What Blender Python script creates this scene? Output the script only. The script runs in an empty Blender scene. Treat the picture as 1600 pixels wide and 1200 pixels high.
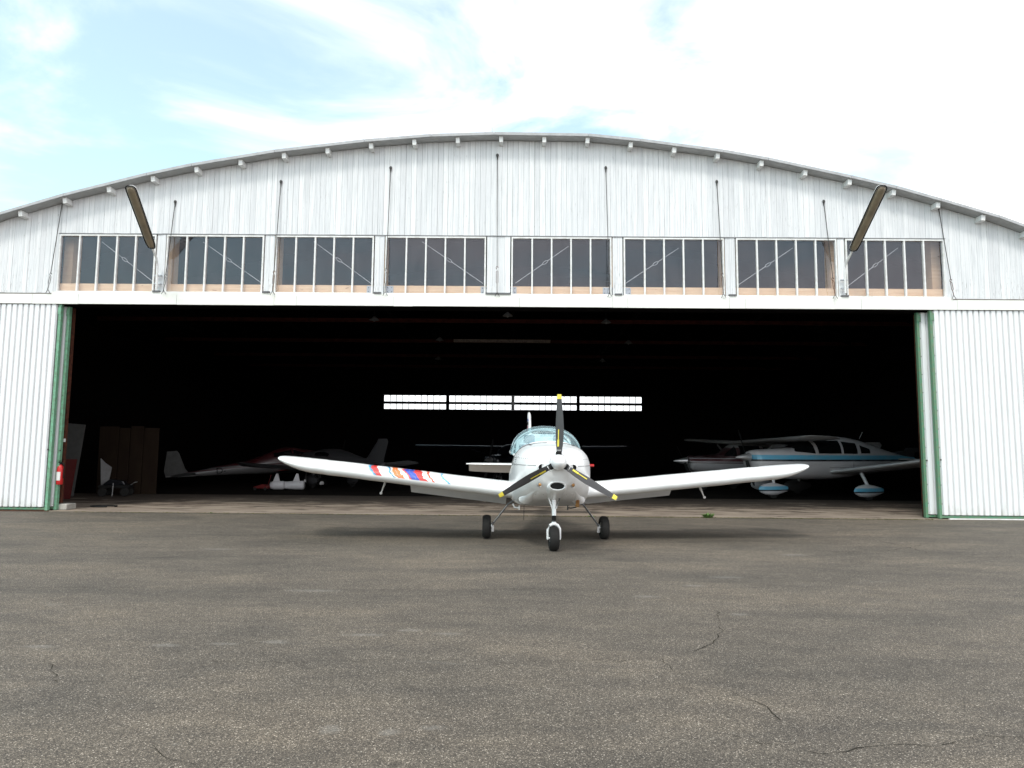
import bpy, math, random
from math import sin, cos, pi, radians as R_
from mathutils import Vector, Matrix
random.seed(7)
S = bpy.context.scene
COL = S.collection

# ------------------------------------------------------------ camera
cam_d = bpy.data.cameras.new('camera'); cam = bpy.data.objects.new('camera', cam_d); COL.objects.link(cam)
def cam_basis(yaw, pitch, roll):
    cy, sy, cp, sp = cos(yaw), sin(yaw), cos(pitch), sin(pitch)
    f = Vector((-sy*cp, cy*cp, sp)); r = Vector((cy, sy, 0)); u = r.cross(f)
    c, s = cos(roll), sin(roll)
    return c*r+s*u, -s*r+c*u, f
r_, u_, f_ = cam_basis(R_(.43262), R_(5.29405), R_(.48135))
m = Matrix((r_, u_, -f_)).transposed().to_4x4(); m.translation = Vector((0, -15.8, 1.5878))
cam.matrix_world = m
cam_d.sensor_width = 36; cam_d.lens = 1050*36/1600; cam_d.clip_start = .05; cam_d.clip_end = 3000
S.camera = cam

# ------------------------------------------------------------ world
SUN_DIR = Vector((-.22, -.50, .84)).normalized()      # towards the sun
W = bpy.data.worlds.new('World'); S.world = W; W.use_nodes = True
nt = W.node_tree; nt.nodes.clear()
def wn(t, **k):
    n = nt.nodes.new(t)
    for a, b in k.items(): setattr(n, a, b)
    return n
sky = wn('ShaderNodeTexSky', sky_type='NISHITA', sun_disc=False)
sky.sun_elevation = math.asin(SUN_DIR.z); sky.sun_rotation = math.atan2(SUN_DIR.x, SUN_DIR.y)
tc = wn('ShaderNodeTexCoord')
mp = wn('ShaderNodeMapping'); mp.inputs['Scale'].default_value = (1.0, 1.0, 2.3); mp.inputs['Location'].default_value = (2.2, 7.7, 3.3)
nt.links.new(tc.outputs['Generated'], mp.inputs[0])
n1 = wn('ShaderNodeTexNoise'); n1.inputs['Scale'].default_value = 2.6; n1.inputs['Detail'].default_value = 9; n1.inputs['Roughness'].default_value = .55; n1.inputs['Distortion'].default_value = .5
nt.links.new(mp.outputs[0], n1.inputs['Vector'])
# more cloud towards +x (right), as in the view
sx = wn('ShaderNodeSeparateXYZ'); nt.links.new(tc.outputs['Generated'], sx.inputs[0])
ad = wn('ShaderNodeMath', operation='MULTIPLY_ADD'); nt.links.new(sx.outputs['X'], ad.inputs[0]); ad.inputs[1].default_value = .22; nt.links.new(n1.outputs['Fac'], ad.inputs[2])
rp = wn('ShaderNodeValToRGB'); rp.color_ramp.elements[0].position = .38; rp.color_ramp.elements[0].color = (.16,.16,.16,1); rp.color_ramp.elements[1].position = .68
rp.color_ramp.interpolation = 'EASE'
hz = wn('ShaderNodeMapRange'); nt.links.new(sx.outputs['Z'], hz.inputs[0]); hz.inputs[1].default_value = .02; hz.inputs[2].default_value = .30; hz.inputs[3].default_value = .26; hz.inputs[4].default_value = 0
ad2 = wn('ShaderNodeMath', operation='ADD'); nt.links.new(ad.outputs[0], ad2.inputs[0]); nt.links.new(hz.outputs[0], ad2.inputs[1])
nt.links.new(ad2.outputs[0], rp.inputs[0])
skc = wn('ShaderNodeMix', data_type='RGBA', blend_type='MULTIPLY'); skc.inputs[0].default_value = 1; nt.links.new(sky.outputs[0], skc.inputs[6]); skc.inputs[7].default_value = (2.35, 2.7, 2.15, 1)
mx = wn('ShaderNodeMix', data_type='RGBA'); nt.links.new(rp.outputs[0], mx.inputs[0]); nt.links.new(skc.outputs[2], mx.inputs[6]); mx.inputs[7].default_value = (15.0, 15.0, 15.3, 1)
bg = wn('ShaderNodeBackground'); bg.inputs[1].default_value = .1; nt.links.new(mx.outputs[2], bg.inputs[0])
wo = wn('ShaderNodeOutputWorld'); nt.links.new(bg.outputs[0], wo.inputs[0])
# ------------------------------------------------------------ sun
sd = bpy.data.lights.new('sun', 'SUN'); sd.energy = 1.5; sd.angle = R_(11); sd.color = (1, .97, .92)
so = bpy.data.objects.new('sun', sd); COL.objects.link(so); so.rotation_euler = SUN_DIR.to_track_quat('Z', 'Y').to_euler(); so.location = (0, 0, 30)
S.view_settings.view_transform = 'Standard'; S.view_settings.look = 'None'; S.view_settings.exposure = 0.40; S.view_settings.gamma = 1
S.view_settings.use_curve_mapping = False

# ------------------------------------------------------------ materials
class Mt:
    def __init__(s, name, col=(.5,.5,.5), rough=.6, metal=0, spec=.5, coat=0):
        s.m = bpy.data.materials.new(name); s.m.use_nodes = True; s.t = s.m.node_tree
        s.b = s.t.nodes['Principled BSDF']; s.set(rough, metal, spec, coat); s.b.inputs['Base Color'].default_value = (*col, 1)
    def set(s, rough, metal, spec, coat):
        i = s.b.inputs; i['Roughness'].default_value = rough; i['Metallic'].default_value = metal
        i['Specular IOR Level'].default_value = spec; i['Coat Weight'].default_value = coat; i['Coat Roughness'].default_value = .08
    def n(s, t, ins=None, **k):
        x = s.t.nodes.new(t)
        for a, b in k.items(): setattr(x, a, b)
        for a, b in (ins or {}).items():
            if isinstance(b, bpy.types.NodeSocket): s.t.links.new(b, x.inputs[a])
            else: x.inputs[a].default_value = b
        return x
    def link(s, a, b): s.t.links.new(a, b)
    def obj(s): return s.n('ShaderNodeTexCoord').outputs['Object']
    def map(s, v, scale=(1,1,1), loc=(0,0,0), rot=(0,0,0)):
        return s.n('ShaderNodeMapping', {0: v, 'Scale': scale, 'Location': loc, 'Rotation': rot}).outputs[0]
    def noise(s, v, scale, detail=4, rough=.5, dist=0, out='Fac'):
        return s.n('ShaderNodeTexNoise', {'Vector': v, 'Scale': scale, 'Detail': detail, 'Roughness': rough, 'Distortion': dist}).outputs[out]
    def ramp(s, f, stops, interp='LINEAR'):
        x = s.n('ShaderNodeValToRGB', {0: f}); cr = x.color_ramp; cr.interpolation = interp
        while len(cr.elements) < len(stops): cr.elements.new(.5)
        for e, (p, c) in zip(cr.elements, stops):
            e.position = p; e.color = (*c, 1) if not isinstance(c, (int, float)) else (c, c, c, 1)
        return x.outputs[0]
    def mix(s, f, a, b, mode='MIX'):
        x = s.n('ShaderNodeMix', data_type='RGBA', blend_type=mode)
        for i, v in ((0, f), (6, a), (7, b)):
            if isinstance(v, bpy.types.NodeSocket): s.link(v, x.inputs[i])
            elif isinstance(v, tuple): x.inputs[i].default_value = (*v, 1)
            else: x.inputs[i].default_value = v
        return x.outputs[2]
    def math(s, op, a, b=0, c=0):
        x = s.n('ShaderNodeMath', operation=op)
        for i, v in enumerate((a, b, c)):
            if isinstance(v, bpy.types.NodeSocket): s.link(v, x.inputs[i])
            else: x.inputs[i].default_value = v
        return x.outputs[0]
    def col(s, v): s.link(v, s.b.inputs['Base Color']); return s
    def rough(s, v): s.link(v, s.b.inputs['Roughness'])
    def bump(s, h, strength=.3, dist=.01):
        x = s.n('ShaderNodeBump', {'Height': h, 'Strength': strength, 'Distance': dist}); s.link(x.outputs[0], s.b.inputs['Normal'])

def worn(name, col, rough=.6, metal=0, spec=.5, coat=0, amt=.25, scale=6, dirt=None, z=1):
    M = Mt(name, col, rough, metal, spec, coat); v = M.map(M.obj(), (1, 1, z))
    f = M.ramp(M.noise(v, scale, 6, .6), [(.35, 0), (.7, 1)])
    d = dirt or tuple(c*(1-amt) for c in col)
    M.col(M.mix(f, col, d)); return M.m

# weathered white-painted boards
M = Mt('board_paint', rough=.75, spec=.2); o = M.obj()
rnd = M.n('ShaderNodeObjectInfo').outputs['Random']
base = M.ramp(rnd, [(0, (.69,.69,.705)), (.3, (.74,.745,.76)), (.8, (.78,.78,.79)), (1, (.83,.83,.835))])
off = M.n('ShaderNodeVectorMath', {0: o, 1: M.n('ShaderNodeCombineXYZ', {0: M.math('MULTIPLY', rnd, 37.0), 2: M.math('MULTIPLY', rnd, 11.0)}).outputs[0]}, operation='ADD').outputs[0]
g1 = M.ramp(M.noise(M.map(off, (38, 4, .9)), 1, 6, .6), [(.42, 0), (.70, .75)])
c = M.mix(g1, base, (.52,.535,.55))
pz = M.n('ShaderNodeSeparateXYZ', {0: o}).outputs['Z']
low = M.ramp(M.math('SUBTRACT', pz, 5.1), [(0, .075), (.45, .03), (1, 0)])      # paint worn more at the lower ends of the boards
chip = M.math('ADD', M.noise(M.map(off, (85, 4, 4.0)), 1, 5, .65), low)
big = M.noise(M.map(o, (.9, 1, .5)), 1, 3)
chip = M.math('ADD', chip, M.math('MULTIPLY', M.math('SUBTRACT', big, .5), .16))
c = M.mix(M.ramp(chip, [(.655, 0), (.69, .8)]), c, (.20,.17,.15))
c = M.mix(M.ramp(M.noise(M.map(off, (300, 4, 2.5)), 1, 2), [(.58, 0), (.70, .45)]), c, (.40,.40,.41))
M.col(c); M.bump(M.noise(M.map(off, (120, 4, 2)), 1, 4), .25, .004); BOARD = M.m
WHITE_TRIM = worn('white_trim', (.80,.80,.80), .6, amt=.2, scale=9, dirt=(.62,.61,.58))
M = Mt('header_paint', rough=.6, spec=.3); o = M.obj()
c = M.mix(M.ramp(M.noise(o, 3, 6, .6), [(.4, 0), (.75, .5)]), (.84,.835,.80), (.68,.66,.58))
c = M.mix(M.ramp(M.noise(M.map(o, (30, 10, 8)), 1, 5, .7), [(.70, 0), (.74, .7)]), c, (.25,.19,.14)); M.col(c); HEADER = M.m
# corrugated door sheet
M = Mt('door_sheet', rough=.42, spec=.5); o = M.obj(); s3 = M.n('ShaderNodeSeparateXYZ', {0: o}).outputs
c = M.mix(M.ramp(M.noise(M.map(o, (9, 4, .5)), 1, 5, .6), [(.35, 0), (.75, .55)]), (.80,.80,.805), (.66,.665,.67))
c = M.mix(M.ramp(M.math('ADD', M.math('MULTIPLY', s3['Z'], -.9), M.noise(M.map(o, (12, 6, 3)), 1, 5, .6)), [(.25, 0), (.6, .55)]), c, (.42,.42,.36))
c = M.mix(M.ramp(M.noise(M.map(o, (9, 3, 30)), 1, 4, .7), [(.72, 0), (.76, .5)]), c, (.38,.36,.33)); M.col(c); SHEET = M.m
GREEN = worn('green_paint', (.07,.24,.14), .5, dirt=(.16,.20,.12), scale=14)
GREEN_PALE = worn('pale_green_paint', (.17,.40,.26), .5, dirt=(.14,.24,.15), scale=14)
M = Mt('asphalt', rough=.80, spec=.35); o = M.obj()
vor = M.n('ShaderNodeTexVoronoi', {'Vector': o, 'Scale': 165.0, 'Randomness': 1.0})
cr = M.n('ShaderNodeSeparateColor', {0: vor.outputs['Color']}).outputs[0]
cell = M.ramp(cr, [(0, (.034,.031,.027)), (.30, (.102,.093,.081)), (.80, (.170,.154,.135)), (.94, (.27,.25,.22)), (1, (.52,.49,.45))])
vb = M.n('ShaderNodeTexVoronoi', {'Vector': o, 'Scale': 60.0, 'Randomness': 1.0})
cb = M.n('ShaderNodeSeparateColor', {0: vb.outputs['Color']}).outputs[1]
spot = M.math('MULTIPLY', M.ramp(cb, [(.968, 0), (.980, .9)]), M.ramp(vb.outputs['Distance'], [(.24, 1), (.34, 0)]))
cell = M.mix(spot, cell, (.55,.54,.50))
edge = M.ramp(vor.outputs['Distance'], [(.30, 0), (.62, .55)])
cell = M.mix(edge, cell, (.030,.027,.024))
lg = M.ramp(M.noise(M.map(o, (.35, .9, 1)), 1, 6, .55, .4), [(.28, (.70,.71,.72)), (.5, (.98,.97,.96)), (.72, (1.32,1.27,1.20))])
c = M.mix(1, M.mix(1, cell, (1.06, .985, .90), 'MULTIPLY'), lg, 'MULTIPLY')
lg2 = M.ramp(M.noise(M.map(o, (1.6, 4.2, 1)), 1, 5, .6), [(.3, (.80,.80,.81)), (.72, (1.20,1.19,1.17))])
stn = M.ramp(M.noise(M.map(o, (.55, 1.1, 1), (7, 3, 0)), 1, 8, .7, 1.2), [(.60, 1), (.70, .82)])
c = M.mix(1, c, stn, 'MULTIPLY')
pl_ = M.ramp(M.noise(M.map(o, (1.1, 3.6, 1), (2, 9, 0)), 1, 9, .72, .8), [(.62, 0), (.76, .35)])
c = M.mix(pl_, c, (.24,.225,.20))
c = M.mix(1, c, lg2, 'MULTIPLY')
xyz = M.n('ShaderNodeSeparateXYZ', {0: o}).outputs
# pale scuffs left on the surface
scuffs = [(-1.93,-10.22,.10,.05),(-2.32,-10.29,.12,.03),(-2.76,-10.34,.12,.04),(-3.72,-10.41,.13,.04),(-1.03,-11.88,.06,.06),(-.69,-11.91,.06,.04),(-.46,-11.84,.07,.03),(-.57,-9.93,.12,.035),(2.15,-9.16,.10,.04),(1.4,-8.42,.14,.05),
          (2.07,-7.83,.12,.05),(4.17,-5.49,.2,.08),(-1.26,-9.99,.18,.04),(-.91,-9.84,.10,.04),(-4.51,-5.47,.25,.07),(2.6,-7.3,.2,.06),(-2.2,-8.3,.3,.06)]
acc = None
wob = M.noise(o, 22, 6, .75)
for (px, py, ax, ay) in scuffs:
    dx = M.math('DIVIDE', M.math('SUBTRACT', xyz[0], px), ax); dy = M.math('DIVIDE', M.math('SUBTRACT', xyz[1], py), ay)
    q = M.math('ADD', M.math('MULTIPLY', dx, dx), M.math('MULTIPLY', dy, dy))
    acc = q if acc is None else M.math('MINIMUM', acc, q)
sc = M.ramp(M.math('MULTIPLY', M.math('ADD', M.math('MULTIPLY', acc, .55), M.math('MULTIPLY', wob, 3.2)), .4), [(.40, .34), (1.05, 0)])
c = M.mix(sc, c, (.34,.32,.29))
M.col(c); M.bump(vor.outputs['Distance'], .6, .006); ASPHALT = M.m
M = Mt('old_concrete', rough=.95, spec=.05); o = M.obj()
c = M.mix(M.ramp(M.noise(M.map(o, (.5, 1.6, 1)), 1, 7, .6), [(.35, 0), (.65, 1)]), (.30,.245,.195), (.17,.13,.105))
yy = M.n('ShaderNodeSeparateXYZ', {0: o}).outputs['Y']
st = M.math('ADD', M.noise(M.map(o, (.9, 3.2, 1), (3,1,0)), 1, 8, .68, .6), M.math('MULTIPLY', yy, .06))  # dark stains thickened inwards to paint in the interior shade
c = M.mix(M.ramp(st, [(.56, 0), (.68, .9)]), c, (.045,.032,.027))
c = M.mix(M.ramp(M.noise(o, 60, 3), [(.4, 0), (.8, .25)]), c, (.40,.36,.30)); M.col(c); M.bump(M.noise(o, 40, 5), .3, .004); CONCRETE = M.m
M = Mt('shade_painted_floor', rough=.97, spec=.02); o = M.obj()
M.col(M.mix(M.ramp(M.noise(M.map(o, (.8, 2.4, 1)), 1, 7, .65), [(.4, 0), (.7, 1)]), (.020,.016,.014), (.008,.007,.006))); FLOOR_DARK = M.m  # near-black base colour stands for the shade deep inside the hangar
DARK = worn('shade_painted_timber', (.006,.005,.005), .95, spec=.02, amt=.4)  # shade of the hangar interior put into a near-black colour
RED_STEEL = worn('red_lead_steel', (.045,.010,.007), .8, spec=.1, amt=.5)
RUST = worn('rusty_steel', (.10,.032,.018), .85, spec=.2, dirt=(.03,.014,.010), scale=12)
M = Mt('pine_beam', rough=.7, spec=.2); o = M.obj()
wv = M.n('ShaderNodeTexNoise', {'Vector': M.map(o, (1.2, 20, 30)), 'Scale': 1.0, 'Detail': 4.0, 'Distortion': .8}).outputs[0]
c = M.mix(M.ramp(wv, [(.35, 0), (.7, 1)]), (.86,.62,.41), (.74,.48,.29))
c = M.mix(M.ramp(M.noise(M.map(o, (5, 12, 12)), 1, 3), [(.70, 0), (.74, .8)]), c, (.30,.12,.06)); M.col(c); PINE = M.m
STEEL = worn('galvanised_steel', (.55,.57,.60), .45, metal=.3, amt=.25, scale=20)
GREY_PAINT = worn('grey_paint', (.46,.46,.47), .5, amt=.25)
CABLE = worn('dark_cable_steel', (.07,.068,.065), .6, metal=.3, amt=.4, scale=30)
ROD = worn('rod_steel', (.50,.51,.53), .5, amt=.2)
ROOFM = worn('roof_sheet', (.40,.41,.42), .6, amt=.25, scale=4)
def glass_mat(name, tint, fac_glossy, gl=(1,1,1), rough=.02, spots=False, haze=0.0, hazecol=(.5,.5,.52), flat=False):
    M = Mt(name); t = M.t; out = [n for n in t.nodes if n.type == 'OUTPUT_MATERIAL'][0]
    tr = M.n('ShaderNodeBsdfTransparent', {'Color': (*tint, 1)}); g = M.n('ShaderNodeBsdfGlossy', {'Color': (*gl, 1), 'Roughness': rough})
    fr = M.n('ShaderNodeFresnel', {'IOR': 1.5}).outputs[0]
    f = M.math('MINIMUM', M.math('ADD', fr, fac_glossy), 1.0)
    f = M.math('MULTIPLY', f, M.math('SUBTRACT', 1.0, M.n('ShaderNodeNewGeometry').outputs['Backfacing']))
    ms = M.n('ShaderNodeMixShader', {0: f, 1: tr.outputs[0], 2: g.outputs[0]})
    last = ms.outputs[0]
    if haze or spots:
        d = M.n('ShaderNodeBsdfDiffuse', {'Color': (*hazecol, 1)}); o = M.obj()
        hz = M.ramp(M.noise(M.map(o, (3, 3, 1)), 1.5, 5), [(.3, haze*.5), (.8, haze*1.5)])
        if flat: hz = haze
        if spots:
            sp = M.ramp(M.noise(M.map(o, (60, 10, 45)), 1, 4, .75), [(.68, 0), (.72, .22)]); hz = M.math('MAXIMUM', hz, sp)
        last = M.n('ShaderNodeMixShader', {0: hz, 1: last, 2: d.outputs[0]}).outputs[0]
    t.links.new(last, out.inputs[0]); return M.m
PANE = glass_mat('window_glass', (.94,.94,.95), .026, (.88,.88,.96), .015, True, .03, (.42,.42,.46))
PANE_REAR = glass_mat('rear_glass', (.97,.98,.98), 0.0, haze=.02)
# aircraft paints
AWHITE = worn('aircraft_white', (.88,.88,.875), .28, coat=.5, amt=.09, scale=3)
AWHITE_DULL = worn('dull_white_paint', (.56,.54,.55), .45, coat=.1, amt=.15, scale=3)  # duller white than the main aircraft
BLACKM = worn('matt_black', (.012,.012,.012), .7, spec=.2, amt=.3)
RUBBER = worn('tyre_rubber', (.022,.021,.020), .85, spec=.2, amt=.3, scale=10)
PROP = worn('propeller_grey', (.050,.048,.050), .38, spec=.5, amt=.2, scale=8)
YELLOW = worn('yellow_paint', (.80,.66,.08), .5, amt=.15, scale=20)
SILVER = worn('bare_aluminium', (.62,.62,.62), .35, metal=.8, amt=.15, scale=20)
BRONZE = worn('heat_stained_pipe', (.55,.32,.13), .35, metal=.8, dirt=(.30,.14,.06), scale=12)
LEGM = worn('leg_steel', (.20,.20,.21), .4, metal=.5, amt=.3, scale=12)
SEAT = worn('seat_cloth', (.22,.25,.28), .9, amt=.2)
CANOPY = glass_mat('canopy_glass', (.76,.93,.96), .17, (.84,.97,1.0), .02, haze=.16, hazecol=(.68,.87,.92), flat=True)
CABIN_GLASS = Mt('dark_cabin_glass', (.006,.007,.008), .08, spec=.5).m
BLUE_STRIPE = (.10,.36,.52)
RED = worn('red_paint', (.60,.02,.02), .4, amt=.3)
DEEP_RED = worn('deep_red_paint', (.13,.010,.010), .4, amt=.3)
MAGENTA = worn('magenta_paint', (.45,.015,.10), .4)
BLUE = worn('blue_paint', (.03,.06,.38), .35)
BROWN_LENS = worn('aged_lamp_diffuser', (.22,.175,.115), .4, amt=.3, scale=5, dirt=(.14,.11,.075))
LABELW = worn('paper_label', (.75,.74,.72), .7)
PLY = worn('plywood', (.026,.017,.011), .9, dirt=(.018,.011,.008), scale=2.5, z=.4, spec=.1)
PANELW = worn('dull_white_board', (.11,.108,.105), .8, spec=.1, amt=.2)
def banded(name, base, bands, rough=.4, extra=None):
    """paint with stripes by height in the object's own frame: bands = [(z, colour), ...] from below, constant"""
    M = Mt(name, base, rough, coat=.2); z = M.n('ShaderNodeSeparateXYZ', {0: M.obj()}).outputs['Z']
    f = M.math('DIVIDE', z, 2.5)
    c = M.ramp(f, [(a/2.5, b) for a, b in bands], 'CONSTANT')
    c = M.mix(M.ramp(M.noise(M.obj(), 3, 5), [(.4, 0), (.8, .25)]), c, tuple(x*.8 for x in base)); M.col(c); return M.m
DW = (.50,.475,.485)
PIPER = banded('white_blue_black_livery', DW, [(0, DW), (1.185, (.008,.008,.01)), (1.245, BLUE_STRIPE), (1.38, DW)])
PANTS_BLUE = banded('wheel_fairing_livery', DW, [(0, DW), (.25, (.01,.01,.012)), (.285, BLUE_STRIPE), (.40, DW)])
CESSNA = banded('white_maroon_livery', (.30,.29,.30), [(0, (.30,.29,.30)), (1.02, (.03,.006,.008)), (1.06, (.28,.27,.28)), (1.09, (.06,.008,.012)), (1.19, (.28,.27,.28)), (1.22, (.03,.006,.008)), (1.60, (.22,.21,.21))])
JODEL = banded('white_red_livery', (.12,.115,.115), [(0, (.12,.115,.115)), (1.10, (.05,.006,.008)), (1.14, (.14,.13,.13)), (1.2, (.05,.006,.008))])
GREYP = worn('grey_paint_and_shade', (.040,.038,.040), .5, amt=.2)  # grey aircraft, and parts painted dark to sink into shade
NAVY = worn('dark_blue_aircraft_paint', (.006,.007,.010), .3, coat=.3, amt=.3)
LEAF = worn('weed_leaf', (.08,.20,.03), .7, dirt=(.09,.13,.03), scale=30)
MOSS = worn('moss', (.10,.085,.02), .95, dirt=(.05,.06,.015), scale=30)
CRACK = Mt('crack_dirt', (.035,.032,.026), .95, spec=.0).m

# ------------------------------------------------------------ mesh helpers
class MB:
    def __init__(s): s.v = []; s.f = []
    def add(s, vs, fs):
        n = len(s.v); s.v += [tuple(v) for v in vs]; s.f += [tuple(i+n for i in f) for f in fs]; return s
    def box(s, a, b, bev=0):
        x0, y0, z0 = a; x1, y1, z1 = b
        return s.add([(x0,y0,z0),(x1,y0,z0),(x1,y1,z0),(x0,y1,z0),(x0,y0,z1),(x1,y0,z1),(x1,y1,z1),(x0,y1,z1)],
                     [(0,3,2,1),(4,5,6,7),(0,1,5,4),(1,2,6,5),(2,3,7,6),(3,0,4,7)])
    def prism(s, poly, y0, y1):      # poly in x,z
        n = len(poly); vs = [(x, y0, z) for x, z in poly]+[(x, y1, z) for x, z in poly]
        return s.add(vs, [tuple(range(n)), tuple(range(2*n-1, n-1, -1))]+[(i, i+n, (i+1) % n+n, (i+1) % n) for i in range(n)])
    def rings(s, rs, cap=True):
        n = len(rs[0]); vs = [p for r in rs for p in r]; fs = []
        for k in range(len(rs)-1):
            for i in range(n): fs.append((k*n+i, k*n+(i+1) % n, (k+1)*n+(i+1) % n, (k+1)*n+i))
        if cap: fs += [tuple(range(n-1, -1, -1)), tuple((len(rs)-1)*n+i for i in range(n))]
        return s.add(vs, fs)
    def tube(s, pts, r, n=8, cap=True):
        pts = [Vector(p) for p in pts]; rad = r if isinstance(r, (list, tuple)) else [r]*len(pts); rs = []
        for i, p in enumerate(pts):
            d = (pts[min(i+1, len(pts)-1)]-pts[max(i-1, 0)]).normalized()
            a = d.cross(Vector((0, 0, 1)) if abs(d.z) < .95 else Vector((1, 0, 0))).normalized(); b = a.cross(d)
            rs.append([p+(a*cos(t)+b*sin(t))*rad[i] for t in [2*pi*k/n for k in range(n)]])
        return s.rings(rs, cap)
    def lathe(s, prof, c=(0,0,0), axis='z', n=24):
        rs = []
        for r, h in prof:
            ring = []
            for k in range(n):
                t = 2*pi*k/n; a, b = r*cos(t), r*sin(t)
                ring.append({'z': (c[0]+a, c[1]+b, c[2]+h), 'x': (c[0]+h, c[1]+a, c[2]+b), 'y': (c[0]+b, c[1]+h, c[2]+a)}[axis])
            rs.append(ring)
        return s.rings(rs)
    def sphere(s, c, r, n=10):
        c = Vector(c); r = r if isinstance(r, tuple) else (r, r, r)
        rs = [[(c.x+r[0]*sin(p)*cos(t), c.y+r[1]*sin(p)*sin(t), c.z+r[2]*cos(p)) for t in [2*pi*k/n for k in range(n)]] for p in [max(.02, min(pi-.02, pi*j/(n//2+1))) for j in range(n//2+2)]]
        return s.rings(rs)
    def mesh(s, name, mat, smooth=None):
        me = bpy.data.meshes.new(name); me.from_pydata(s.v, [], s.f); me.materials.append(mat)
        import bmesh
        bm = bmesh.new(); bm.from_mesh(me); bmesh.ops.recalc_face_normals(bm, faces=bm.faces); bm.to_mesh(me); bm.free()
        if smooth:
            me.polygons.foreach_set('use_smooth', [True]*len(me.polygons)); me.set_sharp_from_angle(angle=R_(smooth))
        me.update(); return me
    def build(s, name, mat, parent=None, smooth=None, kind=None, label=None):
        return link(name, s.mesh(name, mat, smooth), parent, kind, label)
def link(name, me, parent=None, kind=None, label=None):
    o = bpy.data.objects.new(name, me); COL.objects.link(o)
    if parent: o.parent = parent
    if kind: o['kind'] = kind
    if label: o['label'] = label
    return o
def thing(name, label, cat, loc=(0,0,0), rot=(0,0,0), group=None):
    o = bpy.data.objects.new(name, None); COL.objects.link(o); o.location = loc; o.rotation_euler = rot
    tag(o, label, cat, group); return o
def tag(o, label, cat, group=None):
    o['label'] = label; o['category'] = cat
    if group: o['group'] = group
    return o
def bevel(o, w, seg=2):
    b = o.modifiers.new('bevel', 'BEVEL'); b.width = w; b.segments = seg; b.limit_method = 'ANGLE'; return o
def text_mesh(txt, size, mat, depth=.002):
    cu = bpy.data.curves.new('txt', 'FONT'); cu.body = txt; cu.size = size; cu.extrude = depth; cu.align_x = 'CENTER'; cu.align_y = 'CENTER'
    ob = bpy.data.objects.new('txt', cu); COL.objects.link(ob)
    dg = bpy.context.evaluated_depsgraph_get(); me = bpy.data.meshes.new_from_object(ob.evaluated_get(dg))
    bpy.data.objects.remove(ob); me.materials.clear(); me.materials.append(mat); return me

# ============================================================ GROUND
def sheet(name, x0, x1, y0, y1, z, mat, kind='structure'):
    return MB().add([(x0,y0,z),(x1,y0,z),(x1,y1,z),(x0,y1,z)], [(0,1,2,3)]).build(name, mat, None, None, kind)
GRASS = worn('far_ground', (.07,.09,.04), .95, dirt=(.10,.10,.05), scale=.2)
sheet('ground', -1200, 1200, -1200, 1200, -.03, GRASS)
sheet('asphalt_apron', -60, 60, -60, -.2, 0, ASPHALT)
# hangar floor: concrete strip at the threshold, then a floor with the interior shade put into its colour
def ragged_slab():
    m = MB(); n = 120; v = []; 
    for i in range(n+1):
        x = -15.2+30.2*i/n; v.append((x, -.2+random.uniform(-.012,.012) - (.04 if x > 1 else 0), .006))
    for i in range(n+1): v.append((-15.2+30.2*i/n, 5.4, .006))
    return m.add(v, [(i, i+1, n+2+i, n+1+i) for i in range(n)])
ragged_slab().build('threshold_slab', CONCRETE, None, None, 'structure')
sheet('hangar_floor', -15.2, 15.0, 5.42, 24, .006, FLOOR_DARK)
sheet('rear_grass', -60, 60, 24.3, 60, -.02, GRASS)

# cracks in the asphalt
def crack(pts, w=.012, br=.5):
    m = MB(); P = []
    for a, b in zip(pts, pts[1:]):
        a, b = Vector(a), Vector(b); L = (b-a).length; n = max(2, int(L/.07))
        nn = Vector((-(b-a).y, (b-a).x)).normalized()
        for i in range(n): P.append(a.lerp(b, i/n)+nn*random.gauss(0, .018))
    P.append(Vector(pts[-1])); vs = []; fs = []
    for i, p in enumerate(P):
        d = (P[min(i+1, len(P)-1)]-P[max(i-1, 0)]).normalized(); nn = Vector((-d.y, d.x)); ww = w*random.uniform(.05, .85)
        vs += [(p.x+nn.x*ww/2, p.y+nn.y*ww/2, .004), (p.x-nn.x*ww/2, p.y-nn.y*ww/2, .004)]
    fs = [(2*i, 2*i+1, 2*i+3, 2*i+2) for i in range(len(P)-1) if random.random() > .05]
    m.add(vs, fs).build('asphalt_crack', CRACK, None, None, 'structure')
CRACKS = [([(6.77, -4.34), (5.73, -5.09), (4.37, -5.23)], 0.012), ([(6.31, -3.92), (6.4, -4.78), (6.37, -5.42), (6.99, -5.56), (7.58, -5.52)], 0.014), ([(1.97, -9.04), (1.8, -9.74), (1.61, -10.13), (1.4, -10.36)], 0.012), ([(1.1, -10.56), (1.12, -10.85), (1.3, -11.0), (1.32, -11.19), (1.46, -11.33), (1.54, -11.48), (1.56, -11.68)], 0.012), ([(1.15, -11.87), (1.34, -11.98), (1.53, -12.1), (1.67, -12.1), (1.99, -12.0), (2.23, -12.0), (2.58, -11.88), (2.83, -11.88)], 0.009), ([(-5.65, -8.3), (-3.91, -8.25), (-2.49, -8.28), (-0.75, -8.17), (1.4, -8.07)], 0.009), ([(-2.23, -10.72), (-1.52, -10.72), (-0.78, -10.65), (-0.02, -10.66), (0.84, -10.6)], 0.007), ([(-3.42, -10.74), (-3.05, -11.18)], 0.008), ([(-1.9, -12.11), (-1.72, -12.27), (-1.48, -12.33)], 0.006), ([(3.52, -9.77), (3.52, -9.89)], 0.008)]
for pts, w in CRACKS: crack(pts, w)

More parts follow.
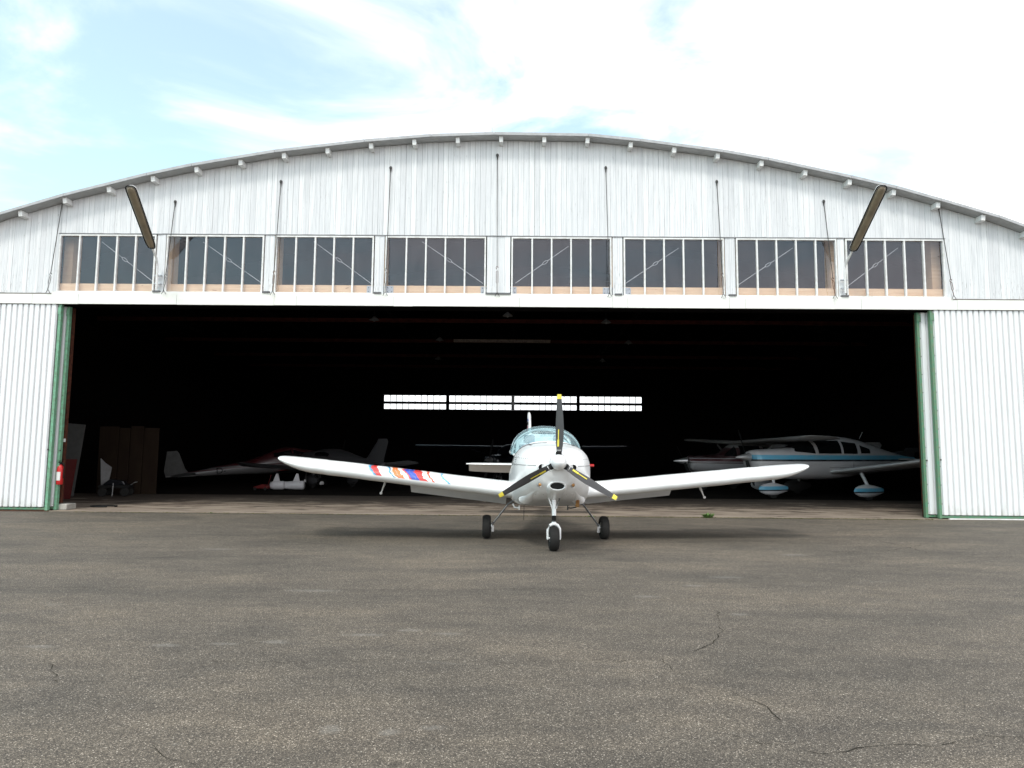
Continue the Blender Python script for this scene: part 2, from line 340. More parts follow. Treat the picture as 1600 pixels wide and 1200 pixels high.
# ============================================================ HANGAR
hangar = thing('aircraft_hangar', 'white timber hangar with arched roof, window band and wide open sliding doors', 'hangar')
ROOF = [(-15.9,5.55),(-13.9,6.42),(-12.36,7.03),(-10.86,7.50),(-8.9,8.02),(-7.83,8.26),(-5.85,8.61),(-3.7,8.88),(-2.1,9.02),(-.6,9.075),(1.67,9.05),(2.9,8.93),(4.88,8.67),(5.94,8.48),(7.9,8.05),(8.95,7.80),(9.99,7.50),(11.33,7.10),(11.92,6.88),(13.6,6.2),(15.6,5.3)]
def zr(x):
    for (a, za), (b, zb) in zip(ROOF, ROOF[1:]):
        if a <= x <= b: return za+(zb-za)*(x-a)/(b-a)
    return 5.4
RT = .055
def roof_strip(y0, y1, t0, t1):   # between z-t0 and z-t1
    m = MB(); n = len(ROOF)
    vs = []
    for y in (y0, y1):
        for x, z in ROOF: vs += [(x, y, z-t0), (x, y, z-t1)]
    fs = []
    for i in range(n-1):
        a = 2*i; b = 2*n+2*i
        fs += [(a, a+2, b+2, b), (a+1, b+1, b+3, a+3), (a, a+1, a+3, a+2), (b, b+2, b+3, b+1)]
    fs += [(0, 2*n, 2*n+1, 1), (2*n-2, 2*n-1, 4*n-1, 4*n-2)]
    return m.add(vs, fs)
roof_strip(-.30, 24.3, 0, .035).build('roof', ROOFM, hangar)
roof_strip(.07, 24.05, .04, .06).build('roof_shade_sheet', DARK, hangar)  # dark sheet added so the roof underside reads as shade
# edge trim in the lengths that show: slightly kinked pieces
for i in range(len(ROOF)-1):
    (a, za), (b, zb) = ROOF[i], ROOF[i+1]
    MB().add([(a+.004,-.325,za-.055),(b-.004,-.325,zb-.055),(b-.004,-.325,zb+.012),(a+.004,-.325,za+.012),
              (a+.004,-.303,za-.055),(b-.004,-.303,zb-.055),(b-.004,-.303,zb+.012),(a+.004,-.303,za+.012)],
             [(0,1,2,3),(7,6,5,4),(0,4,5,1),(3,2,6,7),(0,3,7,4),(1,5,6,2)]).build('roof_edge_trim', GREY_PAINT, hangar)
roof_strip(-.301, -.03, .037, .060).build('eave_soffit', worn('soffit_grey', (.42,.42,.42), .8, amt=.2), hangar)
# purlin ends under the eave
for i in range(-15, 15):
    x = -.43+1.045*i + (0 if i < 0 else -.005*i)
    if not -15.6 < x < 15.2: continue
    z = zr(x)-.062; a = math.atan2(zr(x+.3)-zr(x-.3), .6)
    m = MB().box((-.045, -.26, -.135), (.045, .02, 0)); o = m.build('purlin_end', WHITE_TRIM, hangar); o.location = (x, random.uniform(-.008, .008), z-.002); o.rotation_euler = (0, -a*.5, 0)
# boards
WIN = [(-11.07,-8.73),(-8.47,-6.12),(-5.84,-3.47),(-3.19,-.77),(-.16,2.24),(2.53,4.93),(5.22,7.62),(7.83,10.18)]
WZ0, WZ1, HZ = 5.18, 6.60, 5.13
def board(x0, x1, z0, z1f):
    dy = random.uniform(-.004, .004); y0 = -.024+dy; y1 = 0.0
    za, zb = z1f(x0), z1f(x1)
    MB().add([(x0,y0,z0),(x1,y0,z0),(x1,y0,zb),(x0,y0,za),(x0,y1,z0),(x1,y1,z0),(x1,y1,zb),(x0,y1,za)],
             [(0,1,2,3),(7,6,5,4),(0,4,5,1),(3,2,6,7),(0,3,7,4),(1,5,6,2)]).build('board', BOARD, hangar)
topf = lambda x: zr(x)-.065
x = -15.2
while x < 14.9:
    w = random.choice([.128,.132,.136,.125]); g = random.choice([.003,.004,.006])
    x1 = x+w
    if x < -11.074 < x1: x1 = -11.074
    if x < 10.184 < x1: x1 = 10.184
    lowz = (HZ+.03 if (x1 < -11.05 or x > 10.18) else WZ1+.035)
    if x < -11.074 < x1: x1 = -11.074
    if x < 10.184 < x1: x1 = 10.184
    board(x+g/2, x1-g/2, lowz+random.uniform(-.004,.004), topf); x = x1
for (a, b), (c_, d) in zip(WIN, WIN[1:]):
    n = max(1, round((c_-b-.05)/.13)); w = (c_-b-.05)/n
    for k in range(n): board(b+.025+k*w+.0015, b+.025+(k+1)*w-.0015, HZ+.06, lambda x: WZ1+.032)
MB().box((-11.1, -.04, WZ1+.012), (10.22, -.002, WZ1+.030)).build('drip_rail', worn('drip_grey', (.24,.24,.25), .6), hangar)
# lining behind the boards (two pieces beside and one above the window band)
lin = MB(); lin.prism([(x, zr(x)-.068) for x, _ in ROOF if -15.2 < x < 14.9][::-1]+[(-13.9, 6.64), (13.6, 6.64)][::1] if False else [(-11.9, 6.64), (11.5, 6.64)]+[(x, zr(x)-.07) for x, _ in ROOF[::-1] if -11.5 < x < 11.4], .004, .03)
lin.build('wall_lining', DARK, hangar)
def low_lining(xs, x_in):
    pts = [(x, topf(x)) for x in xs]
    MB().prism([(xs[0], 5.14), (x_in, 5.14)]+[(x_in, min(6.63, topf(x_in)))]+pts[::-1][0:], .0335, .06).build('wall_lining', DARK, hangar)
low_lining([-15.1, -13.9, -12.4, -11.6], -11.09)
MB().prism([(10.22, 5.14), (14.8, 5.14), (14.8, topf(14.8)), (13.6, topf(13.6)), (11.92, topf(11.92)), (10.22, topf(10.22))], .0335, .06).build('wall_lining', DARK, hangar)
# window band
pane_cache = {}
for wi, (a, b) in enumerate(WIN):
    m = MB(); fw = .035
    m.box((a, -.045, WZ0), (a+fw, .03, WZ1)); m.box((b-fw, -.045, WZ0), (b, .03, WZ1))
    m.box((a+fw, -.043, WZ1-.035), (b-fw, .03, WZ1)); m.box((a+fw, -.043, WZ0), (b-fw, .03, WZ0+.03))
    w = m.build('window', WHITE_TRIM, hangar)
    n = 5; ws = (b-a-2*fw)/n
    for k in range(1, n):
        xx = a+fw+k*ws; o = MB().box((-.017, -.047, 0), (.017, .025, WZ1-WZ0-.065)).build('glazing_bar', WHITE_TRIM, w); o.location = (xx, 0, WZ0+.03)
        o.rotation_euler = (0, R_(random.uniform(-.15, .15)), 0)
    for k in range(n):
        xa = a+fw+k*ws+(.017 if k else 0)+.001; xb = a+fw+(k+1)*ws-(.017 if k < n-1 else 0)-.001
        t = [random.uniform(-.004, .004) for _ in range(4)]
        MB().add([(xa,t[0]*0-.004,WZ0+.031),(xb,-.004,WZ0+.031),(xb,-.004+t[2],WZ1-.036),(xa,-.004+t[2],WZ1-.036),(xa,0,WZ0+.031),(xb,0,WZ0+.031),(xb,t[2],WZ1-.036),(xa,t[2],WZ1-.036)],
                 [(0,1,2,3),(7,6,5,4),(0,4,5,1),(3,2,6,7),(0,3,7,4),(1,5,6,2)]).build('pane', PANE, w)
# timber behind the glass
xb0 = [-11.12]+[(WIN[i][1]+WIN[i+1][0])/2 for i in range(7)]+[10.24]
for i in range(8):
    bevel(MB().box((xb0[i]+.05, .06, 5.20), (xb0[i+1]-.05, .19, 5.415)).build('beam', PINE, hangar), .006)
for i, xx in enumerate(xb0):
    k = .17 if i in (0, 8) else .10
    MB().box((xx-k+(.12 if i == 0 else 0), .30, 5.13), (xx+k-(.12 if i == 8 else 0), .62, 6.9)).build('post', PINE, hangar)
for xx in (-.47-.28, -.47+.30, -3.33-.16, -3.33+.2, 2.38-.2, 2.38+.19):
    pl = MB().box((xx-.14, .048, 5.22), (xx+.14, .057, 5.40)).build('bolt_plate', STEEL, hangar)
    for q in range(6): 
        MB().lathe([(.012, 0), (.012, -.012), (.006, -.016)], (xx-.1+.1*(q % 3), .047, 5.26+.1*(q//3)), 'y', 6).build('bolt', CABLE, pl)
# diagonal tie rods behind glass
DG = [((-10.13,6.46),(-8.80,5.46)),((-7.66,6.47),(-6.2,5.47)),((-4.97,6.50),(-3.54,5.47)),((-2.33,6.51),(-.84,5.49)),((1.22,6.42),(-.06,5.50)),((3.88,6.39),(2.60,5.52)),((6.63,6.41),(5.25,5.46)),((9.16,6.43),(7.89,5.46))]
for i, ((x0, z0), (x1, z1)) in enumerate(DG):
    p, q = Vector((x0, .10, z0)), Vector((x1, .10, z1)); d = (q-p)
    r = MB().tube([p, p+d*.4], .009, 6); r.tube([p+d*.48, q], .009, 6); ro = r.build('brace_rod', ROD, hangar)
    nv = Vector((-d.z, 0, d.x)).normalized()*.028; t0 = p+d*.385; t1 = p+d*.495; dd = d.normalized()*.05
    MB().tube([t0, t0+dd+nv, t1-dd+nv, t1], .008, 5).tube([t0, t0+dd-nv, t1-dd-nv, t1], .008, 5).build('turnbuckle', ROD, ro)
# header: sill strip + cladding pieces
hx = [-15.2,-13.4,-11.55,-10.45,-8.1,-5.78,-5.25,-2.95,-2.48,.05,2.25,2.6,5.0,5.38,7.48,8.1,10.35,12.6,14.9]
for a, b in zip(hx, hx[1:]):
    dy = random.uniform(-.004, .004)
    bevel(MB().box((a+.003, -.15+dy, 4.87+random.uniform(-.004,.004)), (b-.003, -.12+dy, 5.105)).build('header_panel', HEADER, hangar), .003, 1)
MB().box((-15.2, -.118, 4.90), (14.9, .028, 5.098)).build('header_core', DARK, hangar)
MB().box((-11.1, -.145, 5.107), (10.25, -.05, 5.165)).build('sill', HEADER, hangar)
for a, b in ((-15.2, -11.12), (10.28, 14.9)):
    MB().box((a, -.09, 5.109), (b, .0, 5.145)).build('drip_board', worn('drip_brown', (.16,.14,.12), .8), hangar)
for i, xx in enumerate([(WIN[i][1]+WIN[i+1][0])/2 for i in range(7)]):
    w = .30 if i == 3 else .085
    MB().box((xx-w, -.17, 5.167), (xx+w, -.10, 5.205)).build('grey_bracket', worn('bracket_grey', (.13,.13,.135), .6), hangar)
# door head track (dark) under header
MB().box((-15.2, .0, 4.84), (14.9, .24, 4.895)).build('door_track', DARK, hangar)
# sliding doors
def corrugated(x0, x1, y, z0, z1, pitch=.134, depth=.048):
    m = MB(); pr = []; x = x0
    while x < x1:
        for dx, dd in ((0, 0), (.024, 0), (.036, -1), (.124, -1), (.134, 0)):
            if x+dx*pitch/.134 <= x1: pr.append((x+dx*pitch/.134, y+dd*depth))
        x += pitch
    n = len(pr); zs = [z0, z1]
    vs = [(px, py, z) for z in zs for px, py in pr]
    return m.add(vs, [(i, i+1, n+i+1, n+i) for i in range(n-1)])
def door(name_x0, x1, y, side, ztop=4.865):
    d = bpy.data.objects.new('sliding_door', None); COL.objects.link(d); d.parent = hangar
    return d
def make_door(x0, x1, y, edge, gm, screws_z):
    """edge = 'l' or 'r': which side carries the green stile"""
    L = .062
    xs = (x0+L, x1) if edge == 'l' else (x0, x1-L)
    d = corrugated(xs[0]+.002, xs[1]-.002, y, .10, 4.86).build('sliding_door', SHEET, hangar)
    sx = x0 if edge == 'l' else x1-L
    MB().box((sx, y-.035, .02), (sx+L, y+.05, 4.862)).build('edge_stile', gm, d)
    MB().box((x0+(L if edge == 'l' else 0), y-.026, .035), (x1-(0 if edge == 'l' else L), y+.03, .080)).build('bottom_rail', GREEN, d)
    MB().box((xs[0], y+.035, .1), (xs[1], y+.05, 4.85)).build('back_frame', DARK, d)
    n = MB()
    for z in screws_z:
        xx = xs[0]+.094
        while xx < xs[1]-.03: n.sphere((xx, y-.032, z+random.uniform(-.008,.008)), (.010,.006,.010), 6); xx += .134
    for k in range(11):
        zz = .35+k*.43; xx = (x0+L+.03) if edge == 'l' else (x1-L-.03)
        n.sphere((xx, y-.004-.0, zz), (.011,.012,.011), 6); n.sphere((sx+L/2, y-.037, zz+.2), (.008,.006,.008), 6)
    n.build('screw_heads', CABLE, d, kind='stuff')
    br = MB().box((sx-.012 if edge == 'r' else sx, y-.046, 4.62), (sx+L+(.0 if edge == 'r' else .03), y-.036, 4.80)).build('hanger_plate', gm, d)
    return d
make_door(-15.0, -10.86, -.075, 'r', GREEN_PALE, (2.62,))
make_door(-14.6, -10.765, .09, 'r', GREEN_PALE, ())
make_door(9.715, 14.7, -.075, 'l', GREEN, (2.55, 1.02))
make_door(9.50, 14.2, .09, 'l', GREEN, ())
# padlock bolts
for xx, yy, zz in ((-10.93,-.12,1.42),(-10.76,.05,1.40),(9.58,.05,1.34),(9.80,-.12,1.36)):
    MB().sphere((xx, yy, zz), (.022,.012,.02), 8).build('door_bolt', CABLE, hangar)
# bottom guide rails
MB().box((9.9, -.17, .002), (14.9, -.13, .03)).build('ground_rail', WHITE_TRIM, hangar)
MB().box((-15.2, -.165, .002), (-10.8, -.135, .022)).build('ground_rail', RUST, hangar)
# rusty post behind left door and its footing
MB().box((-10.82, .20, .16), (-10.765, .28, 4.84)).build('door_post', RUST, hangar)
bevel(MB().box((-10.9, .14, .004), (-10.58, .50, .145)).build('concrete_footing', worn('footing', (.42,.40,.36), .9, amt=.4), hangar), .02)
MB().box((9.60, .24, .01), (9.72, .36, 4.84)).build('door_post', RUST, hangar)
# side walls, rear wall with glazed strip, interior
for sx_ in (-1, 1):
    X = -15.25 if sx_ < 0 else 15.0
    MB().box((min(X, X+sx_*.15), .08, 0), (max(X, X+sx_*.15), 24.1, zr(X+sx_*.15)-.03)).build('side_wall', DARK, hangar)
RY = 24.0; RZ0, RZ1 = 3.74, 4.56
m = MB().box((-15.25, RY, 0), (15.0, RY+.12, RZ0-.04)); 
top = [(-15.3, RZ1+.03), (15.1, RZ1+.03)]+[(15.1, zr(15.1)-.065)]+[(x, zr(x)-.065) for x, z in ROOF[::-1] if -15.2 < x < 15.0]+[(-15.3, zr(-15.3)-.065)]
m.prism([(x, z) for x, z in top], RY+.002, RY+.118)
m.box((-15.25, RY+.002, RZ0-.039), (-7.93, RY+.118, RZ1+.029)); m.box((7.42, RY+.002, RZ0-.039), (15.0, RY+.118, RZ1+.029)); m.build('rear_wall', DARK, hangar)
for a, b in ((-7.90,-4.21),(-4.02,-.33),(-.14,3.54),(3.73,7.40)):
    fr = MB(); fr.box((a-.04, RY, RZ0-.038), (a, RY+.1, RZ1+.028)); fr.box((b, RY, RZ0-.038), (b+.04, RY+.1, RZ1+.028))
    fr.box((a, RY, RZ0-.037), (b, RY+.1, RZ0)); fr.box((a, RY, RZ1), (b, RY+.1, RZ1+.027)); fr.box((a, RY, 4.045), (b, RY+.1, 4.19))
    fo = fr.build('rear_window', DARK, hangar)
    w = (b-a)/10; bar0 = MB().box((-.017, 0, 0), (.017, .05, .33)).mesh('glazing_bar', DARK)
    pm = MB().box((0.001, 0, 0), (w-.001, .004, .36)).mesh('pane', PANE_REAR)
    for k in range(10):
        for zz in (RZ0, 4.20):
            o = link('pane', pm, fo); o.location = (a+k*w, RY+.06, zz); o.scale = (1, 1, .30/.36*1.0 if zz < 4 else 1.0)
            if k: o = link('glazing_bar', bar0, fo); o.location = (a+k*w, RY+.005, zz); o.scale = (1, 1, .305/.33 if zz < 4 else .36/.33)
# pillars between rear windows
for xx in (-4.115, -.235, 3.635):
    MB().box((xx-.052, RY-.03, 3.5), (xx+.052, RY+.13, 4.9)).build('rear_pillar', DARK, hangar)
# roof arches, tie beams
for k, yy in enumerate((3.2, 7.0, 11.5, 16, 20.3)):
    m = MB(); n = len(ROOF)
    for (a, za), (b, zb) in zip(ROOF[1:-1], ROOF[2:-1]):
        m.prism([(a, za-.42), (b, zb-.42), (b, zb-.10), (a, za-.10)], yy-.09, yy+.09)
    m.build('roof_arch', DARK, hangar)
    tb = MB().box((-14.5, yy-.05, 5.80), (14.3, yy+.05, 5.93)).build('tie_beam', RED_STEEL, hangar)
for i in range(7):
    xx = -12.6+4.15*i
    MB().box((xx-.05, 3.3, 5.95), (xx+.05, 23.8, 6.07)).build('longitudinal_beam', DARK, hangar)

MB().box((-2.6, 11.3, 5.80), (1.35, 11.44, 5.92)).build('painted_light_beam', worn('painted_light_timber', (.22,.17,.14), .9, amt=.6, scale=18), hangar)  # light caught on a roof beam, put in as a paler timber
# tie rods in front of the facade
TR = [((-11.06,7.46),(-11.16,5.13)),((-8.32,7.39),(-8.40,5.13)),((-5.77,7.91),(-5.81,5.13)),((-3.11,8.27),(-3.14,5.13)),((-.52,8.60),(-.49,5.13)),((2.11,8.30),(2.17,5.13)),((4.79,7.97),(4.85,5.13)),((7.35,7.49),(7.47,5.13)),((10.09,7.42),(10.25,5.13))]
for (x0, z0), (x1, z1) in TR:
    t = Vector((x0, -.045, z0)); b = Vector((x1, -.19, z1+.02)); d = b-t
    r = MB().tube([t, t+d*.80], .0085, 6).build('facade_tie_rod', CABLE, hangar, smooth=60)
    MB().sphere(t+Vector((0, 0, .03)), (.035,.028,.045), 8).tube([t+Vector((0,0,.03)), t+Vector((0,0,-.09))], [.024,.010], 8).build('anchor', CABLE, r, smooth=60)
    h = t+d*.80; pts = [h+Vector((0, 0, -.0))]+[h+Vector((.028*sin(a), 0, -.03-.028*(1-cos(a))+.02)) for a in [pi*k/5 for k in range(1, 6)]]
    lk = MB().tube([h+Vector((.022*cos(a), 0, -.035+.035*sin(a))) for a in [2*pi*j/8 for j in range(7)]], .009, 5)
    q0 = t+d*.83; q1 = t+d*.92; nv = Vector((.018, 0, 0))
    lk.tube([q0, q0+nv-Vector((0,0,.02)), q1+nv+Vector((0,0,.02)), q1], .007, 5).tube([q0, q0-nv-Vector((0,0,.02)), q1-nv+Vector((0,0,.02)), q1], .007, 5)
    lk.tube([q1, b+Vector((0, 0, .06))], .008, 5); lk.build('turnbuckle', RUST if random.random() < .4 else CABLE, r)
    MB().tube([b+Vector((0,0,.06)), b+Vector((-.05,0.0,-.04))], .007, 5).tube([b+Vector((0,0,.06)), b+Vector((.06,0,-.04))], .007, 5).build('lower_fork', CABLE, r)
# thin aerial above the ridge
MB().tube([(-.66, .3, 9.0), (-.67, .3, 9.5)], .009, 5).build('roof_aerial', STEEL, hangar)

# ============================================================ FACADE LAMPS
def facade_lamp(mx_, S0, E0, label):
    S0, E0 = Vector(S0), Vector(E0)
    root = thing('facade_lamp', label, 'lamp', (mx_, -.05, 5.2), group='long lamps on bent arms above the doorway')
    o_ = Vector((mx_, -.05, 5.2))
    d = (E0-S0).normalized(); side = Vector((1, 0, 0)); side = (side-d*side.dot(d)).normalized(); up = side.cross(d).normalized()
    if up.z < 0: up = -up
    L = (E0-S0).length
    def P(s, w, h): return S0-o_+d*s+side*w*1.06+up*h
    # housing: shallow trough, rounded far end
    st = []
    for s, k in ((0, .62), (.03, .80), (.10, .95), (.25, 1), (L-.12, 1.12), (L-.05, 1.05), (L-.015, .8), (L, .5)):
        ring = [P(s, .098*k*cos(a), (.085*k*sin(a) if sin(a) > 0 else .0)) for a in [2*pi*j/16 for j in range(9)]]
        ring += [P(s, x*k, -.012) for x in (-.098, -.05, 0, .05, .098)]
        st.append(ring)
    MB().rings(st).build('housing', worn('lamp_housing', (.62,.62,.60), .45, amt=.1), root, smooth=40)
    rim = []
    outline = [(.0,.055),(.03,.075),(.10,.092),(.25,.10),(L-.12,.111),(L-.05,.104),(L-.01,.078),(L+.005,.045)]
    loop = [P(s, w, -.018) for s, w in outline]+[P(s, -w, -.018) for s, w in outline[::-1]]
    MB().tube(loop+[loop[0]], .0125, 6).build('gasket', BLACKM, root)
    st = []
    for s, k in ((.03, .55), (.08, .85), (.2, 1), (L-.14, 1.1), (L-.06, 1.0), (L-.03, .6)):
        st.append([P(s, .082*k*cos(a), -.016-.055*k*abs(sin(a))) for a in [pi*j/10 for j in range(11)]])
    MB().rings(st).build('diffuser', BROWN_LENS, root, smooth=50)
    MB().add([P(L-.14,-.07,-.03), P(L-.14,.07,-.03), P(L-.05,.06,-.045), P(L-.05,-.06,-.045)], [(0,1,2,3)]) 
    a0 = Vector((0, -.09, .05)); pts = [a0, Vector((0, -.10, .45))]
    q = S0-o_; ctrl = [Vector((0, -.10, .45)), Vector((0, -.10, .80)), q-d*.30, q+d*.05]
    for j in range(1, 9):
        t = j/8; pts.append(ctrl[0]*(1-t)**3+ctrl[1]*3*t*(1-t)**2+ctrl[2]*3*t*t*(1-t)+ctrl[3]*t**3)
    MB().tube(pts, .024, 10).build('arm', WHITE_TRIM, root, smooth=50)
    for z in (.18, .38):
        MB().box((-.075, -.085, z-.012), (.075, -.004, z+.012)).build('clamp', STEEL, root)
    return root
facade_lamp(-8.60, (-8.60,-.42,6.16), (-8.57,-1.5,7.24), 'long lamp on a bent white arm, on the pillar between the two leftmost windows')
facade_lamp(7.74, (7.80,-.42,6.20), (7.97,-1.5,7.34), 'long lamp on a bent white arm, on the pillar beside the rightmost window')

# ============================================================ AIRCRAFT HELPERS
def sring(y, hw, zt, zb, e=2.3, zc=None, n=32, cx=0, eb=None):
    zc = (zt+zb)/2 if zc is None else zc; r = []; e0 = e
    for k in range(n):
        t = 2*pi*k/n; c, s = cos(t), sin(t)
        e = e0 if s > 0 or not eb else eb
        x = hw*math.copysign(abs(c)**(2/e), c); h = (zt-zc) if s > 0 else (zc-zb)
        r.append((cx+x, y, zc+h*math.copysign(abs(s)**(2/e), s)))
    return r
def interp(secs, y):
    if y <= secs[0][0]: return secs[0]
    for a, b in zip(secs, secs[1:]):
        if a[0] <= y <= b[0]:
            t = (y-a[0])/(b[0]-a[0]); return tuple(p+(q-p)*t for p, q in zip(a, b))
    return secs[-1]
def smooth_secs(secs, n):
    """Catmull-Rom resample of the sections along y"""
    out = []
    for i in range(len(secs)-1):
        p0 = secs[max(i-1, 0)]; p1 = secs[i]; p2 = secs[i+1]; p3 = secs[min(i+2, len(secs)-1)]
        for j in range(n):
            t = j/n; o = []
            for a, b, c, d in zip(p0, p1, p2, p3):
                m1 = (c-a)/2; m2 = (d-b)/2
                o.append((2*t**3-3*t**2+1)*b+(t**3-2*t**2+t)*m1+(-2*t**3+3*t**2)*c+(t**3-t**2)*m2)
            o[0] = p1[0]+(p2[0]-p1[0])*t; out.append(tuple(o))
    out.append(secs[-1]); return out
AF = [(1,0),(.85,.25),(.65,.62),(.45,.90),(.30,1.0),(.18,.95),(.09,.76),(.035,.50),(.008,.24),(0,0),(.008,-.22),(.035,-.42),(.09,-.58),(.18,-.68),(.30,-.70),(.45,-.62),(.65,-.42),(.85,-.17)]
def foil(x, yle, chord, z, th, inc=0):
    out = []
    for u, w in AF:
        yy = u*chord; zz = w*th/2
        out.append((x, yle+yy*cos(inc)+zz*sin(inc), z+zz*cos(inc)-yy*sin(inc)))
    return out
def wheel(parent, c, r, w, name='wheel'):
    cx, cy, cz = c
    pr = [(r*.45, -w*.35), (r*.62, -w*.48), (r*.80, -w*.50), (r*.93, -w*.40), (r*.99, -w*.20), (r, 0), (r*.99, w*.20), (r*.93, w*.40), (r*.80, w*.50), (r*.62, w*.48), (r*.45, w*.35)]
    o = MB().lathe(pr, c, 'x', 32).build(name, RUBBER, parent, smooth=50)
    MB().lathe([(r*.1, -w*.42), (r*.44, -w*.38), (r*.47, 0), (r*.44, w*.38), (r*.1, w*.42)], c, 'x', 20).build('rim', SILVER, o, smooth=30)
    return o

# ============================================================ MAIN AIRCRAFT
A = thing('light_aircraft', 'white low-wing two-seat light aircraft parked nose-on in front of the open hangar', 'aircraft', (.58, -5.31, 0), (0, R_(.45), R_(3)))
FUS = [(-.47,.13,1.50,1.20,2.0),(-.44,.19,1.53,1.11,2.1),(-.36,.30,1.56,.99,2.2),(-.18,.45,1.60,.87,2.4),(.10,.57,1.625,.77,2.7),(.45,.62,1.64,.68,2.9),(.72,.635,1.65,.62,2.9),(.86,.64,1.60,.60,2.9),(1.0,.64,1.46,.59,2.8),
       (1.5,.64,1.42,.58,2.8),(2.1,.60,1.44,.60,2.7),(2.5,.54,1.56,.66,2.5),(2.9,.47,1.62,.72,2.3),(3.6,.35,1.52,.84,2.2),(4.6,.22,1.38,.98,2.1),(5.6,.11,1.28,1.08,2.0),(6.05,.03,1.22,1.14,2.0)]
F2 = smooth_secs(FUS, 4)
MB().rings([sring(y, hw, zt, zb, e, None, 48, 0, e+2.2*max(0, min(1, (y+.1)/.7))*max(0, min(1, (3.6-y)/1.2))) for y, hw, zt, zb, e in F2]).build('fuselage', AWHITE, A, smooth=40)
# panel seam of the cowling and its screws
def fus_pt(y, t, off=.002):
    s = interp(F2, y); n = 200; k = t; c, si = cos(k), sin(k); e = s[4]; zc = (s[2]+s[3])/2
    x = s[1]*math.copysign(abs(c)**(2/e), c); z = zc+(s[2]-zc)*math.copysign(abs(si)**(2/e), si)
    v = Vector((x, 0, z-zc)); v = v*(1+off/max(v.length, .01)); return Vector((v.x, y, v.z+zc))
seam = [fus_pt(.60, t) for t in [R_(8+2*k) for k in range(83)]]
MB().tube(seam, .0075, 4).build('cowl_seam', worn('seam_grey', (.12,.12,.12), .8), A)
for zz in (1.30,):
    for sg in (-1, 1):
        pts = []
        for k in range(16):
            y = -.34+.062*k; f = interp(F2, y); zc = (f[2]+f[3])/2; h = f[2]-zc
            pts.append((sg*(f[1]*max(0, 1-(abs(zz-zc)/h)**f[4])**(1/f[4])+.001), y, zz))
        MB().tube(pts, .004, 4).build('cowl_split_line', worn('seam_grey', (.12,.12,.12), .8), A)
seam2 = [fus_pt(-.44+.04*k, R_(22 if sd_ > 0 else 158)) for sd_ in (1,) for k in range(26)]
rv = MB()
for t in [R_(d) for d in range(0, 181, 9)]:
    rv.sphere(fus_pt(.565, t, .001), .0055, 6)
for sd_ in (22, 158):
    for k in range(14): rv.sphere(fus_pt(-.30+.065*k, R_(sd_), .001), .0055, 6)
for k in range(26): rv.sphere(fus_pt(random.uniform(.15,.55), R_(random.uniform(150,176)), .001), .0045, 6)
rv.build('cowl_screws', CABLE, A, kind='stuff')
for sg in (-1, 1):    # small vents on top of the cowling
    p = fus_pt(.42, R_(90-sg*24)); bevel(MB().box((-.035,-.02,-.006),(.035,.02,.004)).build('vent_slot', BLACKM, A), .003).location = p
# canopy
CAN = [(.60,.10,1.655),(.68,.30,1.70),(.80,.43,1.755),(.98,.53,1.83),(1.22,.60,1.905),(1.55,.625,1.955),(1.9,.60,1.945),(2.25,.52,1.87),(2.6,.40,1.75),(2.92,.22,1.64)]
C2 = smooth_secs(CAN, 6); ZB = 1.44
def canring(y, hw, zt, off=0, n=56):
    r = []
    for k in range(n+1):
        t = pi*k/n; c, s = cos(t), sin(t); e = 2.25
        r.append((hw*math.copysign(abs(c)**(2/e), c)*(1+off), y, ZB+(zt-ZB+off)*abs(s)**(2/e)))
    return r
vs = []; fs = []; n = 57
for s in C2: vs += canring(*s)
for k in range(len(C2)-1):
    for i in range(n-1): fs.append((k*n+i, k*n+i+1, (k+1)*n+i+1, (k+1)*n+i))
cn = MB().add(vs, fs).build('canopy', CANOPY, A, smooth=60)
for yy, r_w, mt in ((1.30, .014, AWHITE), (2.05, .016, AWHITE)):
    s = interp(C2, yy); MB().tube([Vector(p) for p in canring(s[0], s[1], s[2], -.025)], r_w, 6).build('canopy_bow', mt, cn, smooth=60)
for sg in (-1, 1):
    MB().tube([(sg*.60, 1.35, 1.475), (sg*.622, 1.6, 1.475), (sg*.60, 2.1, 1.49), (sg*.5, 2.5, 1.54)], .018, 6).build('canopy_rail', AWHITE, cn, smooth=60)
# windscreen surround: pale moulded lip along the foot of the glass
lip = []
def inside_fus(p):
    f = interp(F2, p[1]); zc = (f[2]+f[3])/2; h = f[2]-zc
    return p[2] < zc or (abs(p[0])/f[1])**f[4]+(abs(p[2]-zc)/h)**f[4] < 1
half = []
for k in range(26):
    y = 1.12-.0205*k; sct = interp(C2, y); ring = canring(y, sct[1], sct[2], .004, 160)[:81]   # right half, from the side up to the top
    hit = [p for p in ring if not inside_fus(p)]
    if hit and y > .60: half.append(Vector(hit[0]))
half = [p for p in half if p.x > .02]
lip = half+[Vector((-p.x, p.y, p.z)) for p in half[::-1]]
MB().tube(lip, .021, 8).build('windscreen_lip', AWHITE, cn, smooth=60)
